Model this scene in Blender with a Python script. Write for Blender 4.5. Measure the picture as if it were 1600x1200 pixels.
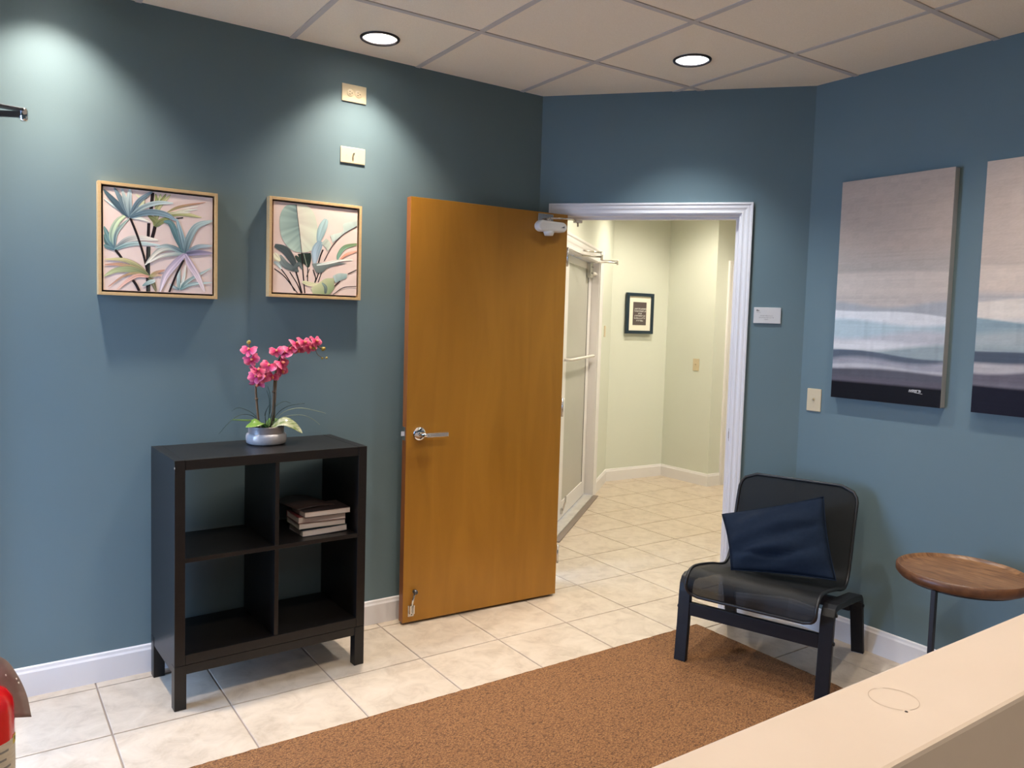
import bpy, bmesh, math, random
from mathutils import Vector, Matrix
random.seed(7)
PI = math.pi
for o in list(bpy.data.objects):
    bpy.data.objects.remove(o, do_unlink=True)
SC = bpy.context.scene
COL = SC.collection

# ------------------------------------------------------------------ camera
cam_d = bpy.data.cameras.new('camera')
cam = bpy.data.objects.new('camera', cam_d)
COL.objects.link(cam)
F, PX, PY = 1223.607, 794.79, 583.94
cam_d.sensor_fit = 'HORIZONTAL'
cam_d.sensor_width = 36.0
cam_d.lens = F * 36.0 / 1600.0
cam_d.shift_x = (800 - PX) / 1600.0
cam_d.shift_y = (PY - 600) / 1600.0
cam_d.clip_start = 0.02
pitch, roll, yaw = -0.066741, 0.029252, -0.603504
base = Matrix(((1, 0, 0), (0, 0, -1), (0, 1, 0)))
Mr = Matrix.Rotation(yaw, 3, 'Z') @ base @ Matrix.Rotation(pitch, 3, 'X') @ Matrix.Rotation(roll, 3, 'Z')
cam.matrix_world = Matrix.Translation((-0.39288, -2.94751, 1.48346)) @ Mr.to_4x4()
SC.camera = cam

# ------------------------------------------------------------------ world, exposure
SC.view_settings.view_transform = 'Standard'
SC.view_settings.look = 'None'
SC.view_settings.gamma = 1.0
SC.view_settings.use_curve_mapping = False
SC.view_settings.exposure = 1.52
world = bpy.data.worlds.new('sky')
SC.world = world
world.use_nodes = True
bg = world.node_tree.nodes['Background']
bg.inputs[0].default_value = (0.36, 0.58, 1.0, 1)     # open blue daylight outside the entrance
bg.inputs[1].default_value = 9.5

ROOM_W = 34.0        # watts of each ceiling can in the waiting room
ROOM_C = (1.0, 0.89, 0.77)
HALL_W = 32.0
HALL_C = (1.0, 0.91, 0.76)

# ------------------------------------------------------------------ helpers
def srgb(r, g, b):
    def f(c):
        c /= 255.0
        return c / 12.92 if c <= 0.04045 else ((c + 0.055) / 1.055) ** 2.4
    return (f(r), f(g), f(b), 1.0)

MATS = {}
def mat(name, col, rough=0.5, metal=0.0, noise=None, bump=None, spec=None, **kw):
    """principled; noise=(scale, colour2, detail, stretch xyz) mixes a second colour; bump=(scale, strength, stretch)"""
    m = bpy.data.materials.new(name); m.use_nodes = True
    nt = m.node_tree; p = nt.nodes['Principled BSDF']
    p.inputs['Base Color'].default_value = col
    p.inputs['Roughness'].default_value = rough
    p.inputs['Metallic'].default_value = metal
    if spec is not None: p.inputs['Specular IOR Level'].default_value = spec
    for k, v in kw.items(): p.inputs[k].default_value = v
    tc = nt.nodes.new('ShaderNodeTexCoord')
    if noise:
        sc, c2, det, st = noise
        mp = nt.nodes.new('ShaderNodeMapping'); mp.inputs['Scale'].default_value = st
        nt.links.new(tc.outputs['Object'], mp.inputs['Vector'])
        n = nt.nodes.new('ShaderNodeTexNoise'); n.inputs['Scale'].default_value = sc; n.inputs['Detail'].default_value = det
        n.inputs['Roughness'].default_value = 0.6
        nt.links.new(mp.outputs[0], n.inputs['Vector'])
        r = nt.nodes.new('ShaderNodeValToRGB')
        r.color_ramp.elements[0].position = 0.32; r.color_ramp.elements[1].position = 0.70
        r.color_ramp.elements[0].color = col; r.color_ramp.elements[1].color = c2
        nt.links.new(n.outputs['Fac'], r.inputs['Fac'])
        nt.links.new(r.outputs['Color'], p.inputs['Base Color'])
    if bump:
        sc, strg, st = bump
        mp = nt.nodes.new('ShaderNodeMapping'); mp.inputs['Scale'].default_value = st
        nt.links.new(tc.outputs['Object'], mp.inputs['Vector'])
        n = nt.nodes.new('ShaderNodeTexNoise'); n.inputs['Scale'].default_value = sc; n.inputs['Detail'].default_value = 3
        nt.links.new(mp.outputs[0], n.inputs['Vector'])
        b = nt.nodes.new('ShaderNodeBump'); b.inputs['Strength'].default_value = strg; b.inputs['Distance'].default_value = 0.002
        nt.links.new(n.outputs['Fac'], b.inputs['Height'])
        nt.links.new(b.outputs['Normal'], p.inputs['Normal'])
    MATS[name] = m
    return m

def vcol_mat(name, rough=0.6):
    m = bpy.data.materials.new(name); m.use_nodes = True
    nt = m.node_tree; p = nt.nodes['Principled BSDF']; p.inputs['Roughness'].default_value = rough; p.inputs['Specular IOR Level'].default_value = .12
    a = nt.nodes.new('ShaderNodeAttribute'); a.attribute_name = 'Col'
    tc = nt.nodes.new('ShaderNodeTexCoord')
    n = nt.nodes.new('ShaderNodeTexNoise'); n.inputs['Scale'].default_value = 400; n.inputs['Detail'].default_value = 2
    nt.links.new(tc.outputs['Object'], n.inputs['Vector'])
    b = nt.nodes.new('ShaderNodeBump'); b.inputs['Strength'].default_value = 0.15; b.inputs['Distance'].default_value = 0.001
    nt.links.new(n.outputs['Fac'], b.inputs['Height']); nt.links.new(b.outputs['Normal'], p.inputs['Normal'])
    nt.links.new(a.outputs['Color'], p.inputs['Base Color'])
    return m

def emit_mat(name, col, strength):
    m = bpy.data.materials.new(name); m.use_nodes = True
    p = m.node_tree.nodes['Principled BSDF']
    p.inputs['Base Color'].default_value = col
    p.inputs['Emission Color'].default_value = col
    p.inputs['Emission Strength'].default_value = strength
    return m

class MB:
    def __init__(self): self.v = []; self.f = []; self.c = []; self.mi = []
    def add(self, vs, fs, cols=None, mi=0):
        n = len(self.v); self.v += [tuple(x) for x in vs]
        self.f += [tuple(i + n for i in f) for f in fs]; self.mi += [mi] * len(fs)
        if cols: self.c += cols
        return self
    def box(self, x0, x1, y0, y1, z0, z1, M=None, mi=0):
        vs = [Vector(p) for p in ((x0,y0,z0),(x1,y0,z0),(x1,y1,z0),(x0,y1,z0),(x0,y0,z1),(x1,y0,z1),(x1,y1,z1),(x0,y1,z1))]
        if M: vs = [M @ p for p in vs]
        return self.add(vs, [(3,2,1,0),(4,5,6,7),(0,1,5,4),(1,2,6,5),(2,3,7,6),(3,0,4,7)], mi=mi)
    def prism(self, poly, z0, z1, mi=0):
        n = len(poly)
        vs = [(p[0], p[1], z0) for p in poly] + [(p[0], p[1], z1) for p in poly]
        fs = [tuple(range(n))[::-1], tuple(range(n, 2*n))] + [(i, (i+1) % n, n+(i+1) % n, n+i) for i in range(n)]
        return self.add(vs, fs, mi=mi)
    def extr(self, prof, o, a, b, d0, d1, mi=0):
        """profile (u,w) in plane spanned by a,b at origin o, extruded from d0 to d1"""
        o, a, b, d0, d1 = map(Vector, (o, a, b, d0, d1))
        n = len(prof)
        vs = [o + a*u + b*w + d0 for u, w in prof] + [o + a*u + b*w + d1 for u, w in prof]
        fs = [tuple(range(n))[::-1], tuple(range(n, 2*n))] + [(i, (i+1) % n, n+(i+1) % n, n+i) for i in range(n)]
        return self.add(vs, fs, mi=mi)
    def tube(self, pts, r, n=8, caps=True, closed=False):
        pts = [Vector(p) for p in pts]; k = len(pts)
        rs = r if isinstance(r, (list, tuple)) else [r]*k
        vs = []; prev = None
        for i, p in enumerate(pts):
            if closed: t = pts[(i+1) % k] - pts[i-1]
            else: t = pts[min(i+1, k-1)] - pts[max(i-1, 0)]
            t.normalize()
            if prev is None:
                a = Vector((0,0,1)) if abs(t.z) < .9 else Vector((1,0,0))
                u = t.cross(a).normalized()
            else:
                u = (prev - t * prev.dot(t)).normalized()
            prev = u; w = t.cross(u)
            for j in range(n):
                an = 2*PI*j/n; vs.append(p + (u*math.cos(an) + w*math.sin(an))*rs[i])
        fs = []
        for i in range(k if closed else k-1):
            i2 = (i+1) % k
            for j in range(n): fs.append((i*n+j, i*n+(j+1) % n, i2*n+(j+1) % n, i2*n+j))
        if caps and not closed: fs += [tuple(range(n))[::-1], tuple(range((k-1)*n, k*n))]
        return self.add(vs, fs)
    def lathe(self, prof, n=32, c=(0,0,0), M=None):
        """prof (r,z); r=0 ends close"""
        vs = []; fs = []; idx = []
        for r, z in prof:
            if r < 1e-6: idx.append([len(vs)]); vs.append(Vector((0, 0, z)))
            else:
                idx.append(list(range(len(vs), len(vs)+n)))
                vs += [Vector((r*math.cos(2*PI*j/n), r*math.sin(2*PI*j/n), z)) for j in range(n)]
        for a, b in zip(idx, idx[1:]):
            for j in range(n):
                j2 = (j+1) % n
                if len(a) == 1 and len(b) == 1: continue
                if len(a) == 1: fs.append((a[0], b[j2], b[j]))
                elif len(b) == 1: fs.append((a[j], a[j2], b[0]))
                else: fs.append((a[j], a[j2], b[j2], b[j]))
        if M: vs = [M @ v for v in vs]
        vs = [v + Vector(c) for v in vs]
        return self.add(vs, fs)
    def sheet(self, rows, cols=None, flip=False):
        k = len(rows); n = len(rows[0]); vs = [p for r in rows for p in r]
        fs = [(i*n+j, i*n+j+1, (i+1)*n+j+1, (i+1)*n+j) for i in range(k-1) for j in range(n-1)]
        if flip: fs = [f[::-1] for f in fs]
        return self.add(vs, fs, cols)
    def build(self, name, m=None, parent=None, smooth=False, bevel=0, solid=0, subsurf=0, fix=True):
        me = bpy.data.meshes.new(name)
        me.from_pydata(self.v, [], self.f)
        if self.c:
            a = me.color_attributes.new('Col', 'FLOAT_COLOR', 'POINT')
            for i, c in enumerate(self.c): a.data[i].color = c
        ms = m if isinstance(m, (list, tuple)) else [m]
        for x in ms: me.materials.append(x)
        for p, i in zip(me.polygons, self.mi): p.material_index = i
        if fix:
            bm = bmesh.new(); bm.from_mesh(me)
            bmesh.ops.recalc_face_normals(bm, faces=bm.faces)
            bm.to_mesh(me); bm.free()
        if smooth:
            for p in me.polygons: p.use_smooth = True
        me.update()
        o = bpy.data.objects.new(name, me); COL.objects.link(o)
        if parent: o.parent = parent
        if solid:
            s = o.modifiers.new('solid', 'SOLIDIFY'); s.thickness = solid; s.offset = 0
        if bevel:
            b = o.modifiers.new('bevel', 'BEVEL'); b.width = bevel; b.segments = 2; b.limit_method = 'ANGLE'
        if subsurf:
            s = o.modifiers.new('sub', 'SUBSURF'); s.levels = subsurf; s.render_levels = subsurf
        return o

def tag(o, label=None, cat=None, group=None, kind=None):
    if label: o['label'] = label
    if cat: o['category'] = cat
    if group: o['group'] = group
    if kind: o['kind'] = kind
    return o

def thing(name, loc=(0,0,0), rz=0, label=None, cat=None, group=None, kind=None):
    o = bpy.data.objects.new(name, None); COL.objects.link(o)
    o.empty_display_size = 0.05
    o.location = loc; o.rotation_euler = (0, 0, rz)
    return tag(o, label, cat, group, kind)

def copy_tree(o, parent=None):
    c = o.copy(); COL.objects.link(c); c.parent = parent
    for ch in [x for x in bpy.data.objects if x.parent is o]: copy_tree(ch, c)
    return c

def clip(poly, conv):
    """Sutherland-Hodgman, both counter-clockwise"""
    out = list(poly)
    for i in range(len(conv)):
        a = conv[i]; b = conv[(i+1) % len(conv)]; inp = out; out = []
        side = lambda p: (b[0]-a[0])*(p[1]-a[1]) - (b[1]-a[1])*(p[0]-a[0])
        for j in range(len(inp)):
            p = inp[j-1]; q = inp[j]; sp = side(p); sq = side(q)
            if sp >= 0 and sq >= 0: out.append(q)
            elif sp >= 0 > sq or sp < 0 <= sq:
                t = sp/(sp-sq); x = (p[0]+(q[0]-p[0])*t, p[1]+(q[1]-p[1])*t); out.append(x)
                if sq >= 0: out.append(q)
        if len(out) < 3: return []
    return out

def area(p): return 0.5*sum(p[i-1][0]*p[i][1]-p[i][0]*p[i-1][1] for i in range(len(p)))

def catmull(pts, n):
    """smooth polyline through pts"""
    P = [Vector(p) for p in pts]
    if len(P) == 2: return [P[0].lerp(P[1], i/(n-1)) for i in range(n)]
    Q = [P[0]*2-P[1]] + P + [P[-1]*2-P[-2]]; out = []
    for i in range(n):
        t = i/(n-1)*(len(P)-1); k = min(int(t), len(P)-2); t -= k
        a, b, c, d = Q[k], Q[k+1], Q[k+2], Q[k+3]
        out.append(0.5*((2*b)+(c-a)*t+(2*a-5*b+4*c-d)*t*t+(3*b-a-3*c+d)*t**3))
    return out

# ------------------------------------------------------------------ materials
def paint(name, c, c2, rough=0.55):
    return mat(name, c, rough, noise=(1.3, c2, 4, (1,1,1)), bump=(260, 0.10, (1,1,1)), spec=0.3)
M_BLUE = paint('blue_paint', (0.128, 0.186, 0.204, 1), (0.135, 0.194, 0.212, 1))
M_GREEN = paint('pale_green_paint', (0.62, 0.64, 0.55, 1), (0.64, 0.66, 0.57, 1))
M_TRIM = mat('white_trim_paint', (0.74, 0.71, 0.70, 1), 0.35)
M_GROUT = mat('grout', srgb(152, 138, 128), 0.9, bump=(300, .3, (1,1,1)))
M_CTILE = mat('ceiling_tile', (0.90, 0.79, 0.62, 1), 0.95, noise=(220, (0.84, 0.73, 0.56, 1), 2, (1,1,1)), bump=(350, .35, (1,1,1)))
M_CGRID = mat('ceiling_grid_paint', (0.55, 0.50, 0.45, 1), 0.6)
M_CREAM = mat('cream_laminate', (0.55, 0.445, 0.35, 1), 0.5, noise=(6, (0.57, 0.465, 0.37, 1), 5, (1,1,1)))
M_BLACKW = mat('black_brown_veneer', (0.0065, 0.0052, 0.0050, 1), 0.36, noise=(18, (0.010, 0.008, 0.0075, 1), 4, (1, 1, 12)), spec=0.38)
M_CHAIRW = mat('black_stained_plywood', (0.006, 0.006, 0.008, 1), 0.45, noise=(30, (0.009, 0.009, 0.011, 1), 3, (1,1,1)), spec=.3)
M_METAL = mat('brushed_steel', (0.62, 0.60, 0.57, 1), 0.25, 1.0)
M_CHROME = mat('polished_chrome', (0.75, 0.74, 0.72, 1), 0.10, 1.0)
M_DARKMET = mat('dark_steel', (0.12, 0.12, 0.13, 1), 0.4, 0.9)
M_BLACKMET = mat('black_powder_coat', (0.008, 0.008, 0.009, 1), 0.45)
M_IVORY = mat('ivory_plastic', (0.58, 0.48, 0.31, 1), 0.35)
M_SLOT = mat('black_slot', (0.01, 0.01, 0.01, 1), 0.6)
M_WHITEPL = mat('white_plastic', (0.72, 0.68, 0.62, 1), 0.35)
M_GOLDW = mat('pale_gold_frame_wood', (0.62, 0.42, 0.20, 1), 0.4, noise=(40, (0.55, 0.36, 0.17, 1), 3, (1,1,8)))
M_DARKREC = mat('dark_brown_recess', (0.03, 0.012, 0.01, 1), 0.6)
M_PINK = mat('blush_canvas', (0.78, 0.60, 0.52, 1), 0.7, noise=(5, (0.82, 0.65, 0.57, 1), 5, (1,1,1)), bump=(500, .2, (1,1,1)))
M_VCOL = vcol_mat('painted_colour')
M_NAVY = mat('navy_cotton', (0.007, 0.013, 0.026, 1), 0.9, noise=(60, (0.010, 0.017, 0.032, 1), 4, (1,1,1)), bump=(700, .5, (1,1,1)), spec=.12)
M_VENEER = None

def tile_material():
    m = bpy.data.materials.new('beige_ceramic_tile'); m.use_nodes = True
    nt = m.node_tree; p = nt.nodes['Principled BSDF']; L = nt.links.new
    tc = nt.nodes.new('ShaderNodeTexCoord'); oi = nt.nodes.new('ShaderNodeObjectInfo')
    mul = nt.nodes.new('ShaderNodeVectorMath'); mul.operation = 'SCALE'; mul.inputs[0].default_value = (13, 7, 5)
    L(oi.outputs['Random'], mul.inputs['Scale'])
    add = nt.nodes.new('ShaderNodeVectorMath'); L(tc.outputs['Object'], add.inputs[0]); L(mul.outputs[0], add.inputs[1])
    n1 = nt.nodes.new('ShaderNodeTexNoise'); n1.inputs['Scale'].default_value = 11; n1.inputs['Detail'].default_value = 7; n1.inputs['Roughness'].default_value = .65; n1.inputs['Distortion'].default_value = .6
    L(add.outputs[0], n1.inputs['Vector'])
    r = nt.nodes.new('ShaderNodeValToRGB'); e = r.color_ramp.elements
    e[0].position = .30; e[0].color = (0.43, 0.345, 0.255, 1); e[1].position = .72; e[1].color = (0.615, 0.52, 0.41, 1)
    x = e.new(.5); x.color = (0.545, 0.45, 0.345, 1)
    L(n1.outputs['Fac'], r.inputs['Fac']); L(r.outputs['Color'], p.inputs['Base Color'])
    p.inputs['Roughness'].default_value = .34
    b = nt.nodes.new('ShaderNodeBump'); b.inputs['Strength'].default_value = .12; b.inputs['Distance'].default_value = .002
    L(n1.outputs['Fac'], b.inputs['Height']); L(b.outputs['Normal'], p.inputs['Normal'])
    return m
M_TILE = tile_material()

def wood_material(name, dark, light, scale, stretch, rough, dist=1.2):
    m = bpy.data.materials.new(name); m.use_nodes = True
    nt = m.node_tree; p = nt.nodes['Principled BSDF']; L = nt.links.new
    tc = nt.nodes.new('ShaderNodeTexCoord'); mp = nt.nodes.new('ShaderNodeMapping'); mp.inputs['Scale'].default_value = stretch
    L(tc.outputs['Object'], mp.inputs['Vector'])
    n = nt.nodes.new('ShaderNodeTexNoise'); n.inputs['Scale'].default_value = scale; n.inputs['Detail'].default_value = 6; n.inputs['Distortion'].default_value = dist
    L(mp.outputs[0], n.inputs['Vector'])
    r = nt.nodes.new('ShaderNodeValToRGB'); e = r.color_ramp.elements
    e[0].position = .3; e[0].color = dark; e[1].position = .7; e[1].color = light
    L(n.outputs['Fac'], r.inputs['Fac']); L(r.outputs['Color'], p.inputs['Base Color'])
    p.inputs['Roughness'].default_value = rough
    return m
M_VENEER = wood_material('honey_birch_veneer', (0.33, 0.140, 0.009, 1), (0.39, 0.172, 0.014, 1), 3.0, (3.5, 3.5, .45), .42)
M_VEDGE = wood_material('reddish_door_edge', (0.25, 0.075, 0.015, 1), (0.33, 0.11, 0.025, 1), 6.0, (3, 3, .5), .4)
M_ACACIA = wood_material('acacia_wood', (0.11, 0.045, 0.018, 1), (0.34, 0.175, 0.075, 1), 5.0, (9, 1.3, 2), .38, 1.8)
M_ACRIM = wood_material('dark_acacia_rim', (0.07, 0.025, 0.010, 1), (0.16, 0.065, 0.025, 1), 8.0, (3, 3, 3), .42, 1.0)

def rug_material():
    m = bpy.data.materials.new('brown_woven_rug'); m.use_nodes = True
    nt = m.node_tree; p = nt.nodes['Principled BSDF']; L = nt.links.new
    tc = nt.nodes.new('ShaderNodeTexCoord')
    mp = nt.nodes.new('ShaderNodeMapping'); mp.inputs['Scale'].default_value = (105, 210, 1); mp.inputs['Rotation'].default_value = (0, 0, .5)
    L(tc.outputs['Object'], mp.inputs['Vector'])
    v = nt.nodes.new('ShaderNodeTexVoronoi'); v.inputs['Scale'].default_value = 1.0; L(mp.outputs[0], v.inputs['Vector'])
    n = nt.nodes.new('ShaderNodeTexNoise'); n.inputs['Scale'].default_value = 230; n.inputs['Detail'].default_value = 3; L(tc.outputs['Object'], n.inputs['Vector'])
    ad = nt.nodes.new('ShaderNodeMath'); ad.operation = 'MULTIPLY_ADD'; L(v.outputs['Distance'], ad.inputs[0]); ad.inputs[1].default_value = -.45; L(n.outputs['Fac'], ad.inputs[2])
    r = nt.nodes.new('ShaderNodeValToRGB'); e = r.color_ramp.elements
    e[0].position = .0; e[0].color = (0.060, 0.023, 0.007, 1); e[1].position = .55; e[1].color = (0.37, 0.185, 0.068, 1)
    x = e.new(.28); x.color = (0.215, 0.093, 0.030, 1)
    L(ad.outputs[0], r.inputs['Fac']); L(r.outputs['Color'], p.inputs['Base Color'])
    p.inputs['Roughness'].default_value = .95
    b = nt.nodes.new('ShaderNodeBump'); b.inputs['Strength'].default_value = .9; b.inputs['Distance'].default_value = .004
    L(ad.outputs[0], b.inputs['Height']); L(b.outputs['Normal'], p.inputs['Normal'])
    return m
M_RUG = rug_material()

def mesh_fabric():
    m = bpy.data.materials.new('black_mesh_fabric'); m.use_nodes = True
    nt = m.node_tree; p = nt.nodes['Principled BSDF']; L = nt.links.new
    p.inputs['Base Color'].default_value = (0.0045, 0.0043, 0.0043, 1); p.inputs['Roughness'].default_value = .6; p.inputs['Specular IOR Level'].default_value = .25
    tr = nt.nodes.new('ShaderNodeBsdfTransparent')
    mx = nt.nodes.new('ShaderNodeMixShader'); mx.inputs[0].default_value = .065
    L(p.outputs[0], mx.inputs[1]); L(tr.outputs[0], mx.inputs[2])
    L(mx.outputs[0], nt.nodes['Material Output'].inputs[0])
    return m
M_MESH = mesh_fabric()

def clear_glass():
    m = bpy.data.materials.new('clear_glass'); m.use_nodes = True
    nt = m.node_tree; L = nt.links.new
    g = nt.nodes.new('ShaderNodeBsdfGlossy'); g.inputs['Roughness'].default_value = .02
    tr = nt.nodes.new('ShaderNodeBsdfTransparent')
    mx = nt.nodes.new('ShaderNodeMixShader'); mx.inputs[0].default_value = .07
    L(tr.outputs[0], mx.inputs[1]); L(g.outputs[0], mx.inputs[2])
    L(mx.outputs[0], nt.nodes['Material Output'].inputs[0])
    return m
M_GLASS = clear_glass()
M_FROST = mat('frosted_glass', (0.40, 0.39, 0.345, 1), 0.28, noise=(3, (0.42, 0.41, 0.365, 1), 3, (1,1,1)), spec=.5)

# ------------------------------------------------------------------ dimensions read from the photograph
T = 0.4056                       # floor tile pitch
H = 2.675                        # ceiling height
YL, XR = 0.4672, 3.0447          # left wall plane, right wall plane
BX, BANG = 2.1297, -0.8376       # corner of left and back wall, direction of the back wall
BLEN = (XR - BX) / math.cos(BANG)
Y2 = YL + (XR - BX) * math.tan(BANG)
EX = -0.42                       # corner of left wall and entrance wall
EW = 1.45                        # length of the slanted entrance wall
EXX, EXY = EX - EW*math.cos(PI/4), YL - EW*math.sin(PI/4)
YF = -5.2                        # wall behind the reception desk
DS0, DS1, DH = 0.101, 1.05, 2.068 # doorway along the back wall and its height
WT = 0.13
ROOM = [(EXX, YF), (XR, YF), (XR, Y2), (BX, YL), (EX, YL), (EXX, EXY)]
# hallway corners
HA = Vector((2.928, 1.241)); HD = Vector((0.77530, 0.63159)); HN = Vector((-0.63159, 0.77530))
HP1 = HA + HD * (-0.95); HP2 = Vector((4.541, 2.555))
H3 = (5.255, 2.53); H4 = (5.262, 1.94); HXE = 6.6; HYS = -0.75
bd = Vector((math.cos(BANG), math.sin(BANG))); bn = Vector((-math.sin(BANG), math.cos(BANG)))
CB0 = Vector((BX, YL)) + bn * WT + bd * (-.12)
CB1 = Vector((XR, Y2)) + bn * WT

# ------------------------------------------------------------------ floor: grout bed and single tiles
fb = MB(); fb.prism([(-1.8, -5.4), (6.8, -5.4), (6.8, 2.9), (-1.8, 2.9)], -0.06, -0.0035)
floor = tag(fb.build('floor', M_GROUT), 'grout bed of the beige tiled floor', None, None, 'structure')
gap = 0.0062
def tile_mesh(poly, cx, cy, name):
    q = [(x - cx, y - cy) for x, y in poly]
    mx = sum(p[0] for p in q)/len(q); my = sum(p[1] for p in q)/len(q)
    ins = []
    for x, y in q:
        d = math.hypot(x-mx, y-my); k = max(0, 1 - .003/d) if d > 0 else 1
        ins.append((mx+(x-mx)*k, my+(y-my)*k))
    n = len(q); vs = [(x, y, -.0035) for x, y in q] + [(x, y, -.001) for x, y in q] + [(x, y, 0) for x, y in ins]
    fs = [tuple(range(2*n, 3*n))]
    for i in range(n):
        j = (i+1) % n; fs += [(i, j, n+j, n+i), (n+i, n+j, 2*n+j, 2*n+i)]
    me = bpy.data.meshes.new(name); me.from_pydata(vs, [], fs); me.materials.append(M_TILE); me.update()
    return me
full_tile = tile_mesh([(-T/2+gap/2, -T/2+gap/2), (T/2-gap/2, -T/2+gap/2), (T/2-gap/2, T/2-gap/2), (-T/2+gap/2, T/2-gap/2)], 0, 0, 'floor_tile')
# convex regions that carry tiles
# hallway region is kept convex by splitting at the jutting corner
CB0 = Vector((BX, YL)) + bn * WT; HP1 = HA + HD * (-.93)
hall_a = [(CB0.x, CB0.y), (CB1.x, CB1.y), (H4[0]-.02, .25), H4, H3, (HP2.x, HP2.y), (HP1.x, HP1.y)]
hall_b = [(H4[0]-.02, .25), (HXE, .25), (HXE, H4[1]), H4]
door_strip = [tuple(Vector((BX, YL)) + bd*DS0), tuple(Vector((BX, YL)) + bd*DS1), tuple(Vector((BX, YL)) + bd*DS1 + bn*WT), tuple(Vector((BX, YL)) + bd*DS0 + bn*WT)]
polys_room = ROOM
def ccw(p): return list(p) if area(p) > 0 else list(p)[::-1]
# one merged footprint test: a tile is the union of its pieces; whole tiles crossing the doorway stay whole
def inside(poly, x, y):
    poly = ccw(poly)
    return all((poly[(i+1) % len(poly)][0]-poly[i][0])*(y-poly[i][1]) - (poly[(i+1) % len(poly)][1]-poly[i][1])*(x-poly[i][0]) >= -1e-6 for i in range(len(poly)))
regs = [ccw(ROOM), ccw(hall_a), ccw(hall_b), ccw(door_strip)]
for i in range(-5, 17):
    for j in range(-14, 7):
        x0, y0 = i*T, j*T; cx, cy = x0+T/2, y0+T/2
        if y0 + T < -3.3: continue          # behind the reception desk only the bed continues
        sq = [(x0+gap/2, y0+gap/2), (x0+T-gap/2, y0+gap/2), (x0+T-gap/2, y0+T-gap/2), (x0+gap/2, y0+T-gap/2)]
        pcs = [c for c in (clip(sq, r) for r in regs) if c and area(c) > 4e-4]
        if not pcs: continue
        tot = sum(area(c) for c in pcs)
        if tot > .985*(T-gap)**2 and len(pcs) >= 1 and (len(pcs) == 1 or tot > .985*(T-gap)**2):
            o = bpy.data.objects.new('floor_tile', full_tile); o.location = (cx, cy, 0); COL.objects.link(o); o.parent = floor
        else:
            for c in pcs:
                o = bpy.data.objects.new('floor_tile', tile_mesh(c, cx, cy, 'floor_tile_cut')); o.location = (cx, cy, 0); COL.objects.link(o); o.parent = floor
bk = MB(); bk.prism([(EXX, YF), (XR, YF), (XR, -9*T), (EXX, -9*T)], -.0034, 0)
# plain tiles behind the desk as one strip
tag(bk.build('floor_behind_desk', M_TILE, floor), None, None, None, 'stuff')

# ------------------------------------------------------------------ ceiling: grid bars and single tiles
cb = MB(); cb.prism(ccw([(EXX-.1, YF-.1), (XR+.1, YF-.1), (XR+.1, Y2), (BX+.1, YL+.1), (EX, YL+.1), (EXX-.1, EXY)]), H+.20, H+.26)
ceiling = tag(cb.build('ceiling', M_CTILE), 'deck above the suspended ceiling', None, None, 'structure')
CY = -0.0206; ce1 = Vector((math.cos(CY), math.sin(CY))); ce2 = Vector((-math.sin(CY), math.cos(CY))); CO = Vector((1.9803, -.1248)); CT = .6096
room_ccw = ccw(ROOM)
LIGHTS = [(1.074, .226), (2.297, -.424), (-.146, .245), (1.05, -1.60), (2.30, -1.72), (-.17, -1.60), (.45, -3.6), (2.1, -3.6)]
def holed(poly, z0, z1, holes, name, m, parent):
    bm = bmesh.new()
    loops = [poly] + [[(hx + r*math.cos(2*PI*k/36), hy + r*math.sin(2*PI*k/36)) for k in range(36)] for hx, hy, r in holes]
    for lp in loops:
        vs = [bm.verts.new((x, y, z0)) for x, y in lp]
        for k in range(len(vs)): bm.edges.new((vs[k], vs[(k+1) % len(vs)]))
    bmesh.ops.triangle_fill(bm, use_beauty=True, use_dissolve=False, edges=bm.edges[:])
    r = bmesh.ops.extrude_face_region(bm, geom=bm.faces[:])
    for v in r['geom']:
        if isinstance(v, bmesh.types.BMVert): v.co.z = z1
    bmesh.ops.recalc_face_normals(bm, faces=bm.faces)
    me = bpy.data.meshes.new(name); bm.to_mesh(me); bm.free(); me.materials.append(m)
    o = bpy.data.objects.new(name, me); COL.objects.link(o); o.parent = parent
    return o
for i in range(-8, 4):
    for j in range(-10, 3):
        g = .004
        qd = [CO + ce1*((i+a)*CT + (g if a == 0 else -g)) + ce2*((j+b)*CT + (g if b == 0 else -g)) for a, b in ((0,0),(1,0),(1,1),(0,1))]
        pc = clip([(p.x, p.y) for p in qd], room_ccw)
        if not pc or area(pc) < 2e-3: continue
        hs = [(x, y, .0835) for x, y in LIGHTS if inside(pc, x, y)]
        if hs: holed(pc, H+.004, H+.018, hs, 'ceiling_tile', M_CTILE, ceiling)
        else: MB().prism(pc, H+.004, H+.018).build('ceiling_tile', M_CTILE, ceiling)
for d, o_, zz, rng in ((ce1, ce2, 0.0, range(-9, 3)), (ce2, ce1, 0.0006, range(-8, 4))):
    for k in rng:
        c = CO + o_*(k*CT); w = .012
        qd = [c - d*8 - o_*w, c + d*8 - o_*w, c + d*8 + o_*w, c - d*8 + o_*w]
        if area([(p.x, p.y) for p in qd]) < 0: qd = qd[::-1]
        pc = clip([(p.x, p.y) for p in qd], room_ccw)
        # keep the bars clear of the light openings
        if pc and area(pc) > 1e-3: MB().prism(pc, H+zz, H+.0039).build('ceiling_grid_bar', M_CGRID, ceiling)
HALL_LIGHTS = [(3.45, .75), (4.55, 1.75), (5.2, .9)]
hc = holed(ccw([(CB0.x-.1, CB0.y+.05), (CB1.x-.02, CB1.y-.02), (HXE, -.5), (HXE, 2.1), (5.4, 2.7), (4.6, 2.7), (2.1, .72)]), 2.744, 2.77, [(x, y, .0835) for x, y in HALL_LIGHTS], 'ceiling_hall', M_CTILE, None)
tag(hc, 'plain ceiling of the hallway', None, None, 'structure')

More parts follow.
